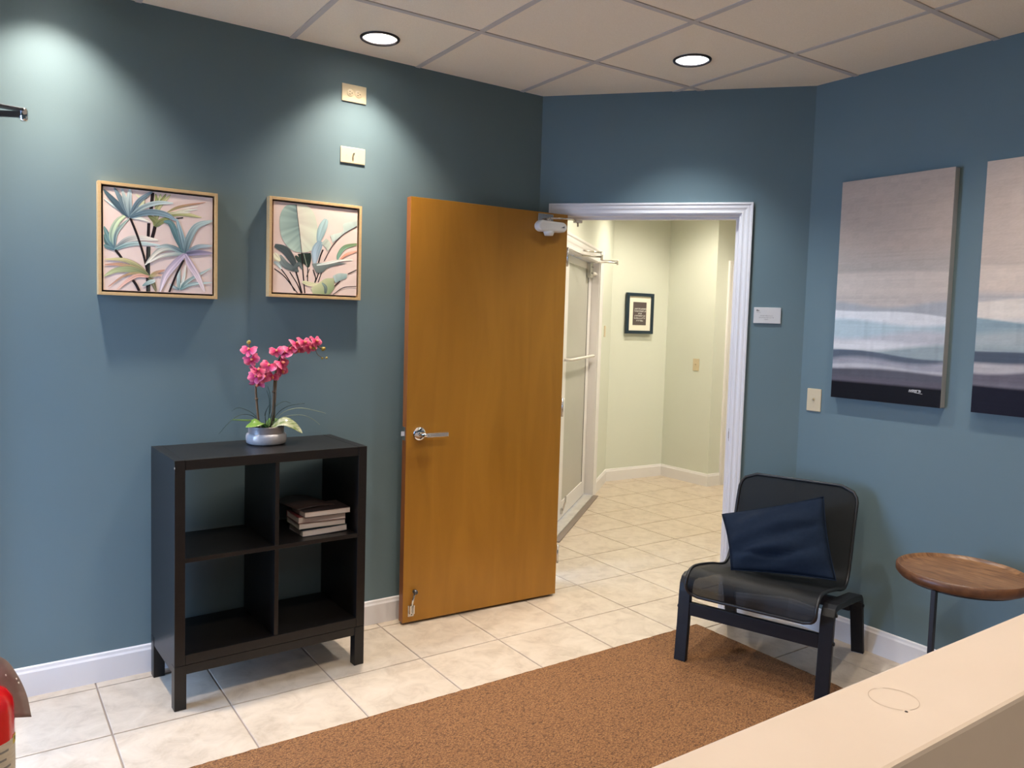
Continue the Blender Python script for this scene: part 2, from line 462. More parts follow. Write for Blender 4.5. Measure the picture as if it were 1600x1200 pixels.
# ------------------------------------------------------------------ walls
def wall(name, o, rz, boxes, mats, label, hall_face=None):
    b = MB()
    for bx_ in boxes: b.box(*bx_)
    w = b.build(name, mats, fix=False); w.location = (o[0], o[1], 0); w.rotation_euler = (0, 0, rz)
    if hall_face:
        for p in w.data.polygons:
            if p.normal.y > .5: p.material_index = 1
    return tag(w, label, None, None, 'structure')
wall('wall_left', (EX, YL), 0, [(-.05, BX-EX+.1, 0, .12, 0, H+.2)], [M_BLUE], 'long slate blue painted wall behind the black bookcase')
wall('wall_back', (BX, YL), BANG, [(0, DS0, 0, WT, 0, H+.2), (DS1, BLEN+.02, 0, WT, 0, H+.2), (DS0, DS1, 0, WT, DH, H+.2)], [M_BLUE, M_GREEN], 'slate blue wall with the open doorway', True)
wall('wall_right', (XR, Y2), -PI/2, [(0, Y2-YF+.1, 0, .12, 0, H+.2)], [M_BLUE], 'slate blue wall with the seascape canvases')
wall('wall_front', (XR+.1, YF), PI, [(0, XR-EXX+.2, 0, .12, 0, H+.2)], [M_BLUE], 'slate blue wall behind the reception desk')
wall('wall_side', (EXX, YF-.1), PI/2, [(0, EXY-YF+.1, 0, .12, 0, H+.2)], [M_BLUE], 'slate blue side wall left of the desk')
ED0, ED1, EDH = .16, 1.12, 2.12     # glass entrance in the slanted wall, measured from the left wall
wall('wall_entrance', (EXX, EXY), PI/4, [(0, EW-ED1, 0, .12, 0, H+.2), (EW-ED0, EW, 0, .12, 0, H+.2), (EW-ED1, EW-ED0, 0, .12, EDH, H+.2)], [M_BLUE], 'slanted blue wall with the glass entrance')
# hallway walls
GW0, GW1, GWH = -.12, 1.38, 2.0      # glass door opening along the hallway's left wall (from HA)
hang = math.atan2(HD.y, HD.x); hl0 = -.95; hl1 = (HP2-HA).dot(HD)
wall('wall_hall_left', HA, hang, [(hl0, GW0, 0, .14, 0, 2.78), (GW1, hl1+.05, 0, .14, 0, 2.78), (GW0, GW1, 0, .14, GWH, 2.78)], [M_GREEN], 'pale green hallway wall around the frosted glass door')
a2 = math.atan2(H3[1]-HP2.y, H3[0]-HP2.x)
wall('wall_hall_far', HP2, a2, [(-.02, math.dist(HP2, H3)+.02, 0, .1, 0, 2.78)], [M_GREEN], 'pale green far hallway wall with the framed print')
a3 = math.atan2(H4[1]-H3[1], H4[0]-H3[0])
wall('wall_hall_side', H3, a3, [(-.02, math.dist(H3, H4), 0, .1, 0, 2.78)], [M_GREEN], 'pale green hallway wall with the light switch')
wall('wall_hall_corner', H4, 0, [(.0, .22, 0, .1, 0, 2.78), (.22, HXE-H4[0], 0, .1, 2.04, 2.78), (1.15, HXE-H4[0], 0, .1, 0, 2.04)], [M_GREEN], 'pale green hallway return wall beside the blinds door')
wall('wall_hall_end', (HXE, H4[1]+.1), -PI/2, [(0, H4[1]+.1-.1, 0, .1, 0, 2.78)], [M_GREEN], 'pale green end wall of the hallway')
wall('wall_hall_right', (HXE, .12), math.atan2(CB1.y-.12, CB1.x-HXE), [(0, math.dist((HXE, .12), CB1), 0, .1, 0, 2.78)], [M_GREEN], 'pale green right wall of the hallway')

# baseboards
BBH = .116
bb_prof = [(0, 0), (.013, 0), (.013, BBH-.022), (.009, BBH-.014), (.0075, BBH-.004), (.004, BBH), (0, BBH)]
def baseboard(name, p, q, label, e0=0, e1=0):
    p, q = Vector((p[0], p[1], 0)), Vector((q[0], q[1], 0)); d = (q-p).normalized(); n = Vector((d.y, -d.x, 0))
    o = MB().extr(bb_prof, (0,0,0), n, (0,0,1), p + d*e0, q - d*e1).build(name, M_TRIM)
    return tag(o, label, None, None, 'structure')
bp0 = Vector((BX, YL))
baseboard('baseboard_left', (EX, YL), (BX, YL), 'white baseboard along the long blue wall', .0, .02)
baseboard('baseboard_back', bp0 + bd*(DS1+.050), (XR, Y2), 'short white baseboard behind the chair', 0, .0)
baseboard('baseboard_right', (XR, Y2), (XR, YF), 'white baseboard under the seascape canvases', .0, 0)
baseboard('baseboard_hall_left', HA + HD*(GW1+.105), HP2, 'white baseboard beside the glass door casing', 0, 0)
baseboard('baseboard_hall_far', HP2, H3, 'white baseboard under the framed print', 0, 0)
baseboard('baseboard_hall_side', H3, H4, 'white baseboard under the hallway switch', 0, -.012)
baseboard('baseboard_hall_corner', H4, (H4[0]+.155, H4[1]), 'short white baseboard beside the blinds door', -.012, 0)

# door casing: profile swept up, across and down, every length its own piece
cas_prof = [(0, 0), (0, .010), (.004, .0115), (.012, .0115), (.015, .010), (.026, .011), (.034, .0145), (.046, .0155), (.049, .014), (.055, .0145), (.060, .019), (.070, .019), (.072, .017), (.072, 0)]
def casing(root, s0, s1, h, sc=1.0, side=-1, left=True, right=True):
    """local x along wall, side = -1 puts it on the room face (local -y)"""
    pr = [(u*sc, w*side) for u, w in cas_prof]; n = len(pr)
    def seg(bot, top, nm):
        fs = [tuple(range(n))[::-1], tuple(range(n, 2*n))] + [(i, (i+1) % n, n+(i+1) % n, n+i) for i in range(n)]
        MB().add(bot + top, fs).build(nm, M_TRIM, root)
    if left: seg([(s0-u, w, 0) for u, w in pr], [(s0-u, w, h+u) for u, w in pr], 'casing_side')
    if right: seg([(s1+u, w, 0) for u, w in pr], [(s1+u, w, h+u) for u, w in pr], 'casing_side')
    seg([(s0-u, w, h+u) for u, w in pr], [(s1+u, w, h+u) for u, w in pr], 'casing_head')

t1 = thing('trim_1', (BX, YL, 0), BANG, 'white moulded casing around the open doorway', None, None, 'structure')
casing(t1, DS0+.008, DS1-.008, DH-.008, .76)
MB().box(DS0, DS0+.018, -.0005, WT+.0005, 0, DH).build('jamb', M_TRIM, t1)
MB().box(DS1-.018, DS1, -.0005, WT+.0005, 0, DH).build('jamb', M_TRIM, t1)
MB().box(DS0+.018, DS1-.018, -.0005, WT+.0005, DH-.018, DH).build('head_jamb', M_TRIM, t1)
MB().box(DS1-.030, DS1-.018, .05, .085, 0, DH-.018).build('door_stop', M_TRIM, t1)
MB().box(DS0+.018, DS0+.030, .05, .085, 0, DH-.018).build('door_stop', M_TRIM, t1)
MB().box(DS0+.030, DS1-.030, .05, .085, DH-.030, DH-.018).build('door_stop', M_TRIM, t1)
MB().box(DS1-.0195, DS1-.0178, .006, .038, .90, .965).box(DS1-.0215, DS1-.0178, .001, .006, .915, .95).build('strike_plate', M_METAL, t1)

# ------------------------------------------------------------------ ceiling lights
M_LAMP = emit_mat('lamp_diffuser', (1.0, 0.95, 0.90, 1), 14.0)
M_LAMPC = emit_mat('cool_lamp_diffuser', (0.88, 0.94, 1.0, 1), 14.0)
M_REFL = mat('white_reflector', (0.9, 0.9, 0.9, 1), .3)
M_RING = mat('dark_trim_ring', (0.035, 0.03, 0.03, 1), .35, .3)
LAB = {0: 'round recessed ceiling light above the leafy prints', 1: 'round recessed ceiling light in front of the doorway',
       2: 'recessed ceiling light near the entrance wall', 3: 'recessed ceiling light over the middle of the rug', 4: 'recessed ceiling light in front of the seascapes',
       5: 'recessed ceiling light left of the rug', 6: 'recessed ceiling light behind the desk, left one', 7: 'recessed ceiling light behind the desk, right one'}
def can_light(x, y, z, label, watts, col, lampm, size=104, blend=.45, group='recessed waiting room lights', beam=0.0):
    t = thing('recessed_light', (x, y, z), 0, label, 'ceiling light', group)
    MB().lathe([(.0715, .004), (.0735, -.0035), (.0785, -.005), (.0845, -.0015), (.0855, .0028)], 48).build('trim_ring', M_RING, t, True)
    MB().lathe([(.0725, .003), (.070, .03), (.064, .075), (.055, .115), (0, .115)], 40).build('reflector', M_REFL, t, True)
    MB().lathe([(0, .088), (.048, .090), (.055, .098), (.055, .108), (0, .108)], 32).build('lamp', lampm, t, True)
    ld = bpy.data.lights.new('can_lamp', 'SPOT'); ld.energy = watts; ld.color = col; ld.spot_size = math.radians(size); ld.spot_blend = blend; ld.shadow_soft_size = .035
    lo = bpy.data.objects.new('can_lamp', ld); COL.objects.link(lo); lo.parent = t; lo.location = (0, 0, .045)
    if beam:      # reflector lamps throw a tighter beam inside the wide spill
        l2 = ld.copy(); l2.name = 'can_beam'; l2.energy = watts*beam; l2.spot_size = math.radians(56)
        b2 = bpy.data.objects.new('can_beam', l2); COL.objects.link(b2); b2.parent = t; b2.location = (0, 0, .045)
    return t
for k, (x, y) in enumerate(LIGHTS):
    can_light(x, y, H, LAB[k], ROOM_W*(.92, .92, .92, .85, .75, .82, 0.95, .8)[k], (0.90, 0.95, 1.0) if k == 1 else ROOM_C, M_LAMPC if k == 1 else M_LAMP, (104, 104, 104, 162, 130, 162, 165, 134)[k], 1.0, beam=.9 if k in (0, 2) else 0)
for k, (x, y) in enumerate(HALL_LIGHTS):
    can_light(x, y, 2.74, ['hallway ceiling light nearest the doorway', 'hallway ceiling light before the framed print', 'hallway ceiling light on the right'][k], HALL_W, HALL_C, M_LAMP, 150, .6, 'recessed hallway lights')

# daylight enters by the glass entrance: portal for the sky light
pd = bpy.data.lights.new('sky_portal', 'AREA'); pd.shape = 'RECTANGLE'; pd.size = ED1-ED0; pd.size_y = EDH; pd.cycles.is_portal = True
po = bpy.data.objects.new('sky_portal', pd); COL.objects.link(po)
e_mid = Vector((EX, YL)) + Vector((-math.cos(PI/4), -math.sin(PI/4)))*((ED0+ED1)/2) + Vector((-.707, .707))*.14
po.location = (e_mid.x, e_mid.y, EDH/2)
po.rotation_euler = Vector((.707, -.707, 0)).to_track_quat('-Z', 'Y').to_euler()

# ------------------------------------------------------------------ doors
def lever_set(root, x, z, face=-1):
    """rose and lever on the leaf's face (local -y)"""
    l = MB().lathe([(0, 0), (.033, 0), (.034, .003), (.031, .009), (.022, .012), (.013, .014), (0, .014)], 28, (x, 0, z), Matrix.Rotation(PI/2, 3, 'X')).build('rose', M_CHROME, root, True)
    lv = MB()
    lv.tube([(x, -.012, z), (x, -.040, z), (x+.012, -.052, z-.001), (x+.03, -.054, z-.002)], [.011, .0105, .010, .0095], 12)
    lv.build('lever_neck', M_CHROME, root, True)
    MB().box(x+.012, x+.128, -.062, -.046, z-.013, z+.009).build('lever', M_CHROME, root, bevel=.004)
    for dz in (-.022, .022):
        MB().lathe([(0, .012), (.0035, .012), (.0035, .0135), (0, .0135)], 10, (x+.002, 0, z+dz), Matrix.Rotation(PI/2, 3, 'X')).build('screw', M_SLOT, l)

dd0 = Vector((1.31, .366)); dd1 = Vector((2.216, .3296)); dw = (dd1-dd0).length
d1 = thing('door_1', (dd0.x, dd0.y, .012), math.atan2(dd1.y-dd0.y, dd1.x-dd0.x), 'honey coloured flush wooden door standing open against the blue wall', None, None, 'structure')
lf = MB(); lf.box(0, dw, 0, .044, 0, 2.04)
leaf = lf.build('leaf', [M_VENEER, M_VEDGE], d1, bevel=.0015, fix=False)
for p in leaf.data.polygons:
    if abs(p.normal.x) > .5: p.material_index = 1
lever_set(d1, .068, .921)
lt = MB().box(-.0025, 0, .008, .036, .89, .955).build('latch_plate', M_METAL, d1)
MB().extr([(0, 0), (-.016, .006), (-.016, .012), (0, .018)], (-.002, .013, .912), (1,0,0), (0,1,0), (0,0,0), (0,0,.022)).build('latch_bolt', M_CHROME, lt)
# kick-down holder
kd = MB().box(.026, .058, -.005, 0, .028, .085).build('holder_plate', M_METAL, d1, bevel=.002)
MB().box(.030, .036, -.022, -.004, .045, .088).box(.048, .054, -.022, -.004, .045, .088).build('holder_cheek', M_CHROME, kd, bevel=.001)
MB().tube([(.042, -.014, .078), (.046, -.016, .11), (.054, -.015, .142)], .0052, 10).build('holder_arm', M_CHROME, kd, True)
MB().lathe([(0, -.012), (.009, -.012), (.011, 0), (.010, .012), (0, .012)], 16, (.057, -.016, .152), Matrix.Rotation(PI/2, 3, 'X')).build('rubber_foot', M_DARKMET, kd, True)
MB().lathe([(0, 0), (.003, 0), (.003, .0012), (0, .0012)], 10, (.046, -.005, .038), Matrix.Rotation(PI/2, 3, 'X')).build('screw', M_SLOT, kd)
# closer on the leaf
cl = MB()
outl = []
x0, x1, zc, hh = .690, .868, 1.965, .028
for k in range(17):
    a = PI/2 + PI*k/16; outl.append((x0+hh+hh*math.cos(a), zc+hh*math.sin(a)))
for k in range(17):
    a = -PI/2 + PI*k/16; outl.append((x1-hh*.9+hh*.9*math.cos(a), zc+hh*.9*math.sin(a)))
cl.extr(outl, (0, -.002, 0), (1,0,0), (0,0,1), (0,0,0), (0,-.052,0))
clo = cl.build('closer_cover', M_WHITEPL, d1, bevel=.010)
MB().lathe([(0, 0), (.026, 0), (.028, .006), (.022, .022), (0, .024)], 24, (.768, -.028, zc-.024), Matrix.Rotation(PI, 3, 'X')).build('closer_cap', M_WHITEPL, clo, True)
MB().extr([(0, 0), (.022, .0), (.022, .010)], (.826, -.0545, zc-.004), (1,0,0), (0,0,1), (0,0,0), (0,-.0008,0)).build('triangle_mark', M_DARKMET, clo)
MB().box(.715, .810, -.006, 0, 1.99, 2.032).build('closer_plate', M_METAL, d1, bevel=.002)
MB().lathe([(0, 0), (.010, 0), (.010, .02), (0, .02)], 16, (.768, -.026, 1.99)).build('closer_spindle', M_METAL, d1, True)
MB().tube([(.768, -.026, 2.008), (dw+.02, -.012, 2.020), (dw+.105, .062, 2.022)], .0042, 8).build('closer_arm', M_METAL, d1, True)
MB().box(dw+.082, dw+.128, .04, .062, 2.012, 2.032).tube([(dw+.105, .052, 2.02), (dw+.108, .054, 1.992)], .0055, 8).build('closer_shoe', M_METAL, d1, bevel=.003)
for zz in (.22, 1.02, 1.82):
    MB().tube([(dw+.004, -.004, zz-.05), (dw+.004, -.004, zz+.05)], .0055, 10).build('hinge_knuckle', M_METAL, d1, True)

# frosted glass door in the hallway
d2 = thing('door_2', (HA.x, HA.y, 0), hang, 'white framed frosted glass door in the hallway with a push bar', None, None, 'structure')
RE = .065
fr = lambda nm, *b: MB().box(*b).build(nm, M_TRIM, d2, bevel=.003)
L0 = .335
fr('side_panel', GW0+.004, L0-.008, RE+.01, RE+.045, .022, 1.985); fr('stile', L0, L0+.125, RE, RE+.045, .022, 1.985); fr('stile', GW1-.135, GW1-.012, RE, RE+.045, .022, 1.985)
fr('bottom_rail', L0+.125, GW1-.135, RE, RE+.045, .022, .15); fr('top_rail', L0+.125, GW1-.135, RE, RE+.045, 1.93, 1.985)
MB().box(L0+.125, GW1-.135, RE+.004, RE+.012, .15, 1.93).build('pane', M_FROST, d2)
MB().box(GW1-.139, GW1-.134, RE+.001, RE+.0035, .15, 1.93).build('gasket', M_SLOT, d2)
MB().box(GW1-.0125, GW1-.009, RE+.012, RE+.04, .022, 1.985).build('door_gap', M_SLOT, d2)
bz = 1.215
MB().tube([(L0+.06, RE, bz), (L0+.06, RE-.05, bz), (GW1-.06, RE-.05, bz), (GW1-.06, RE, bz)], .011, 10).build('push_bar', M_WHITEPL, d2, True)
MB().box(L0+.09, L0+.13, RE-.012, RE, .06, .10).tube([(L0+.11, RE-.012, .08), (L0+.12, RE-.03, .15), (L0+.13, RE-.03, .19)], .007, 8).build('kick_holder', M_METAL, d2)
fr('jamb', GW1-.008, GW1, -.001, .14, .0, GWH); fr('jamb', GW0, GW0+.002, -.001, .14, 0, GWH); fr('head_jamb', GW0, GW1, -.001, .14, 1.988, GWH)
pl_ = MB().box(GW1-.23, GW1-.11, RE-.032, RE, 1.86, 1.985).build('closer_body', M_METAL, d2, bevel=.004)
for sx in (.05, .10):
    for sz in (.03, .08): MB().lathe([(0, 0), (.006, 0), (.006, .002), (0, .002)], 8, (GW1-.23+sx, RE-.032, 1.87+sz), Matrix.Rotation(PI/2, 3, 'X')).build('screw', M_SLOT, pl_)
MB().tube([(GW1-.11, RE-.02, 1.90), (GW1-.0, RE-.03, 1.90)], .018, 12).build('closer_tube', M_WHITEPL, d2, True)
MB().tube([(GW1-.16, RE-.02, 1.99), (GW1-.05, -.06, 2.0), (GW1-.02, -.15, 1.995)], .006, 8).build('closer_arm', M_METAL, d2, True)
MB().tube([(GW1-.02, -.15, 2.012), (GW1+.0, -.012, 2.02)], .006, 8).tube([(GW1-.02, -.15, 1.98), (GW1-.02, -.15, 2.02)], .009, 8).build('closer_forearm', M_METAL, d2, True)
MB().tube([(L0+.2, RE-.01, 1.99), (L0+.36, -.13, 1.99)], .008, 8).build('closer_arm', M_METAL, d2, True)
MB().tube([(L0+.2, -.02, 2.022), (L0+.36, -.13, 2.022)], .007, 8).tube([(L0+.36, -.13, 1.965), (L0+.36, -.13, 2.03)], .010, 8).build('closer_forearm', M_METAL, d2, True)
t2 = thing('trim_2', (HA.x, HA.y, 0), hang, 'white casing around the frosted glass door', None, None, 'structure')
casing(t2, GW0, GW1, GWH-.005, 1.45)
M_MARB = mat('grey_marble_sill', (0.55, 0.52, 0.46, 1), .3, noise=(14, (0.40, 0.37, 0.33, 1), 6, (1,1,1)))
M_BRSTRIP = mat('brown_grey_edge', (0.20, 0.155, 0.125, 1), .5)
MB().box(GW0+.003, GW1-.009, -.012, .14, .0, .016).build('threshold', M_MARB, t2, bevel=.003)
MB().box(GW0+.003, GW1+.02, -.055, -.0125, .0, .010).build('threshold_edge', M_BRSTRIP, t2, bevel=.003)

# hallway door with blinds
d4 = thing('door_4', (H4[0], H4[1], 0), 0, 'white hallway door with closed blinds beside the right wall', None, None, 'structure')
MB().box(.225, 1.145, .04, .08, .012, 2.035).build('leaf', M_TRIM, d4)
M_BLIND = mat('cream_blind', (0.72, 0.66, 0.48, 1), .5)
for k in range(76):
    zz = .07 + k*.0254
    MB().box(.245, 1.1, .018, .036, zz, zz+.003, Matrix.Translation((0, 0, 0))).box(.245, 1.1, .026, .030, zz, zz+.022).build('slat', M_BLIND, d4)
MB().box(.24, 1.11, .012, .039, 2.0, 2.03).build('headrail', M_DARKMET, d4)
t3 = thing('trim_3', (H4[0], H4[1], 0), 0, 'white casing beside the blinds door', None, None, 'structure')
casing(t3, .222, 1.15, 2.04, .9)

# glass entrance left of the picture: its closer arm reaches into view
eo = Vector((EX, YL)); ed = Vector((-math.cos(PI/4), -math.sin(PI/4)))
d3 = thing('door_3', (eo.x, eo.y, 0), PI/4, 'glazed entrance door with a steel closer arm at the left edge', None, None, 'structure')
# local x points back to the left wall corner, so the door spans negative x; local -y is the room
e0, e1 = -ED1, -ED0
for nm, b in (('stile', (e0+.004, e0+.09, .03, .075, .01, EDH-.03)), ('stile', (e1-.09, e1-.004, .03, .075, .01, EDH-.03)), ('bottom_rail', (e0+.09, e1-.09, .03, .075, .01, .16)), ('top_rail', (e0+.09, e1-.09, .03, .075, EDH-.12, EDH-.03))):
    MB().box(*b).build(nm, M_TRIM, d3, bevel=.003)
MB().box(e0+.09, e1-.09, .05, .056, .16, EDH-.12).build('pane', M_GLASS, d3)
MB().box(e1-.36, e1-.10, -.028, .03, EDH-.115, EDH-.05).build('closer_body', M_METAL, d3, bevel=.006)
iM = Matrix.Translation((eo.x, eo.y, 0)) @ Matrix.Rotation(PI/4, 4, 'Z')
iM = iM.inverted()
elb = iM @ Vector((-.236, .15, 2.121))
shoe = Vector((e1-.30, .0, EDH+.03)); spin = Vector((e1-.22, 0.0, EDH-.045))
pu = iM @ Vector((-.302, .15, 2.149)); plw = iM @ Vector((-.302, .15, 2.114))
up = Vector((0, 0, .009))
def flatbar(p, q, w, t, nm):
    p, q = Vector(p), Vector(q); d = (q-p).normalized(); sd = d.cross(Vector((0,0,1))).normalized(); upv = sd.cross(d)
    b = MB(); prof = [(-t/2, -w/2), (t/2, -w/2), (t/2, w/2), (-t/2, w/2)]
    b.extr(prof, (0,0,0), sd, upv, p, q); return b.build(nm, M_DARKMET, d3, bevel=.002)
flatbar(elb + Vector((0,0,.012)), shoe, .010, .026, 'closer_forearm')
flatbar(elb - Vector((0,0,.002)), spin, .020, .012, 'closer_arm')
MB().lathe([(0, -.024), (.008, -.024), (.012, -.018), (.012, .012), (.009, .018), (0, .018)], 20, elb).build('closer_elbow', M_CHROME, d3, True)
MB().box(shoe.x-.03, shoe.x+.03, -.02, 0, shoe.z-.02, shoe.z+.02).build('closer_shoe', M_METAL, d3, bevel=.003)
t4 = thing('trim_4', (eo.x, eo.y, 0), PI/4, 'white casing around the glazed entrance', None, None, 'structure')
casing(t4, e0, e1, EDH)
gp = MB().prism([(-6, -3), (EXX-.2, EXY-.2), (EX-.2, YL+.05), (-.3, 5), (-6, 5)], -.10, -.02)
tag(gp.build('ground', mat('outside_paving', (.30, .31, .33, 1), .9, noise=(4, (.36, .37, .39, 1), 5, (1,1,1)))), 'grey paving outside the glazed entrance', None, None, 'structure')

pf = MB().prism([(-4.2, 1.2), (EXX-.12, EXY+.05), (EX-.12, YL+.12), (-1.4, 3.4)], 2.35, 2.45)  # unseen roof slab, added so only low daylight enters the door
tag(pf.build('ceiling_sky_blocker', M_TRIM), 'unseen white slab added over the glazed entrance to block high sky light', None, None, 'structure')

# ------------------------------------------------------------------ rug
RX0, RX1, RY0, RY1 = -.05, 2.565, -1.95, -.367
rg = MB()
nx, ny = 131, 80
random.seed(3)
def edge_pts():
    pts = []
    for k in range(nx): pts.append((RX0+(RX1-RX0)*k/(nx-1), RY0))
    for k in range(1, ny): pts.append((RX1, RY0+(RY1-RY0)*k/(ny-1)))
    for k in range(nx-2, -1, -1): pts.append((RX0+(RX1-RX0)*k/(nx-1), RY1))
    for k in range(ny-2, 0, -1): pts.append((RX0, RY0+(RY1-RY0)*k/(ny-1)))
    return pts
ep = [(x+random.uniform(-.0022, .0022), y+random.uniform(-.0022, .0022)) for x, y in edge_pts()]
rg.prism(ep, .0005, .009)
rug = thing('woven_rug', ((RX0+RX1)/2, (RY0+RY1)/2, 0), 0, 'brown woven rug lying on the beige tiles in front of the desk', 'rug')
ro = rg.build('woven_pile', M_RUG, rug); ro.location = (-(RX0+RX1)/2, -(RY0+RY1)/2, 0)
bdg = MB().tube([(x, y, .0062) for x, y in ep], .0042, 6, closed=True).build('bound_edge', M_RUG, rug, True); bdg.location = ro.location

# ------------------------------------------------------------------ bookcase
bw, bdp, bz0, bz1 = .768, .375, .170, .942
bc = thing('cube_bookcase', (.213, .052, 0), math.radians(2.0), 'black four-cube bookcase on legs against the blue wall', 'bookcase')
bx3 = lambda nm, *b, bev=.0015, par=bc: MB().box(*b).build(nm, M_BLACKW, par, bevel=bev)
th = .038
bx3('side_panel', 0, th, 0, bdp, bz0, bz1); bx3('side_panel', bw-th, bw, 0, bdp, bz0, bz1)
bx3('top_panel', th+.0006, bw-th-.0006, 0.0004, bdp, bz1-th, bz1-.0004); bx3('bottom_panel', th+.0006, bw-th-.0006, .0004, bdp, bz0+.0004, bz0+th)
mz = .556
bx3('shelf', th, bw-th, .003, bdp, mz, mz+.017)
bx3('divider', bw/2-.0085, bw/2+.0085, .003, bdp, mz+.017, bz1-th); bx3('divider', bw/2-.0085, bw/2+.0085, .003, bdp, bz0+th, mz)
lw = .043
for x in (0, bw-lw):
    for y in (.0, bdp-lw): bx3('leg', x, x+lw, y, y+lw, 0, bz0-.001)
bx3('front_stretcher', lw, bw-lw, .002, .024, .133, bz0-.001); bx3('rear_stretcher', lw, bw-lw, bdp-.024, bdp-.002, .133, bz0-.001)
bx3('side_stretcher', .002, .024, lw, bdp-lw, .133, bz0-.001); bx3('side_stretcher', bw-.024, bw-.002, lw, bdp-lw, .133, bz0-.001)
M_CHIP = mat('chipped_board', (.5, .45, .40, 1), .8)
MB().box(-.0006, .002, -.0006, .003, bz1-.030, bz1-.024).build('chipped_corner', M_CHIP, bc)

# books in the upper right cube
M_PAGE = mat('book_pages', (0.62, 0.54, 0.49, 1), .85, noise=(25, (0.52, 0.45, 0.40, 1), 4, (.3, .3, 18)), bump=(60, .5, (.2, .2, 14)))
def book(w, d, t, cover, label, loc, rz, sag=0.0, lift=0.0):
    r = thing('paperback_book', loc, rz, label, 'book', 'books stacked in the bookcase')
    m = mat('book_cover', cover, .35)
    N = 10
    def slab(x0, x1, y0, y1, z0, z1, nm, mm):
        rows = []
        b = MB(); vs = []; 
        for k in range(N+1):
            x = x0+(x1-x0)*k/N; s = sag*(k/N)**2 + lift*math.sin(PI*k/N)
            vs += [(x, y0, z0+s), (x, y1, z0+s), (x, y1, z1+s), (x, y0, z1+s)]
        fs = [(0,1,2,3), (4*N+3, 4*N+2, 4*N+1, 4*N)]
        for k in range(N):
            for e in range(4): fs.append((4*k+e, 4*k+(e+1) % 4, 4*k+4+(e+1) % 4, 4*k+4+e))
        b.add(vs, fs).build(nm, mm, r)
    slab(.002, w-.002, .002, d-.003, .0012, t-.0012, 'page_block', M_PAGE)
    slab(0, w, 0, d, 0, .0011, 'cover', m); slab(0, w, 0, d, t-.0011, t, 'cover', m); slab(0, w, d-.003, d, .0011, t-.0011, 'spine', m)
    return r
sz = mz+.0175
bl = lambda x, y: tuple(bc.matrix_basis @ Vector((x, y, 0))) if False else (bc.location.x + x*math.cos(.0349) - y*math.sin(.0349), bc.location.y + x*math.sin(.0349) + y*math.cos(.0349))
def bk_at(x, y, z): p = bl(x, y); return (p[0], p[1], z)
book(.198, .15, .026, (.02, .03, .05, 1), 'thick paperback at the bottom of the stack, pages facing out', bk_at(.512, .060, sz), .035, .004, .0)
book(.204, .15, .025, (.05, .07, .03, 1), 'green backed paperback second from the bottom of the stack', bk_at(.500, .068, sz+.0305), .005, 0, 0)
book(.206, .15, .026, (.16, .03, .03, 1), 'red striped paperback second from the top of the stack', bk_at(.496, .066, sz+.056), -.01, 0, 0)
book(.202, .15, .023, (.03, .02, .02, 1), 'white edged paperback topmost of the stack with a dark cover', bk_at(.515, .045, sz+.0825), .03, 0, 0)
MG = thing('magazine', bk_at(.505, .09, sz+.106), .18, 'dark curled magazine lying on top of the book stack', 'magazine', 'books stacked in the bookcase')
rows = [[(x*.17, y*.20, .001 + .016*max(0, math.sin(PI*x))*(.25+.75*y)) for x in [i/10 for i in range(11)]] for y in [j/6 for j in range(7)]]
MB().sheet(rows).build('cover', mat('dark_magazine_cover', (.010, .009, .012, 1), .5, noise=(9, (.045, .018, .010, 1), 2, (1,3,1))), MG, True, solid=.0015)

# ------------------------------------------------------------------ orchid
OP = (.628, .315, .9425)
orc = thing('potted_orchid', OP, 0, 'pink artificial orchid in a two-tone ceramic pot on the bookcase', 'orchid')
M_POTW = mat('white_glaze', (0.36, 0.34, 0.345, 1), .22, noise=(20, (.43, .41, .41, 1), 4, (1,1,1)))
M_POTG = mat('grey_brown_glaze', (0.20, 0.165, 0.155, 1), .3, noise=(12, (.27, .22, .20, 1), 4, (1,1,1)))
MB().lathe([(0, 0), (.070, 0), (.080, .006), (.0825, .020), (.0825, .036), (.079, .043), (.0735, .0455)], 44).build('pot_body', M_POTW, orc, True)
MB().lathe([(.0735, .0455), (.0725, .052), (.0735, .070), (.0745, .074), (.070, .075), (.067, .070), (.066, .052), (0, .052)], 44).build('pot_rim', M_POTG, orc, True)
M_SOIL = mat('dark_moss', (.015, .018, .010, 1), .95, bump=(90, 1, (1,1,1)))
MB().lathe([(.0665, .058), (.05, .066), (.02, .070), (0, .070)], 24).build('soil', M_SOIL, orc, True)
M_STEM = mat('brown_stem', (.17, .10, .045, 1), .6, noise=(40, (.10, .055, .025, 1), 3, (1,1,.3)))
s1 = catmull([(-.030, 0, .062), (-.036, 0, .12), (-.044, .0, .20), (-.046, .004, .26), (-.050, .0, .32), (-.066, -.006, .375), (-.078, -.008, .418)], 28)
s2 = catmull([(.020, .004, .062), (.028, .004, .12), (.032, .004, .20), (.038, .004, .29), (.058, .0, .365), (.105, -.006, .418), (.165, -.010, .432), (.215, -.012, .408), (.238, -.012, .398)], 34)
MB().tube(s1, [.0050 if i < 14 else .0030 for i in range(28)], 8).build('stem', M_STEM, orc, True)
MB().tube(s2, [.0055 if i < 16 else .0030 for i in range(34)], 8).build('stem', M_STEM, orc, True)
MB().tube([(.030, -.004, .07), (.040, -.006, .28)], .0028, 6).build('support_stick', M_STEM, orc, True)
for p in ((-.043, -.001, .188), (.031, .003, .216)):
    MB().lathe([(0, -.006), (.007, -.004), (.0075, .004), (0, .007)], 10, p).build('stem_node', M_STEM, orc, True)
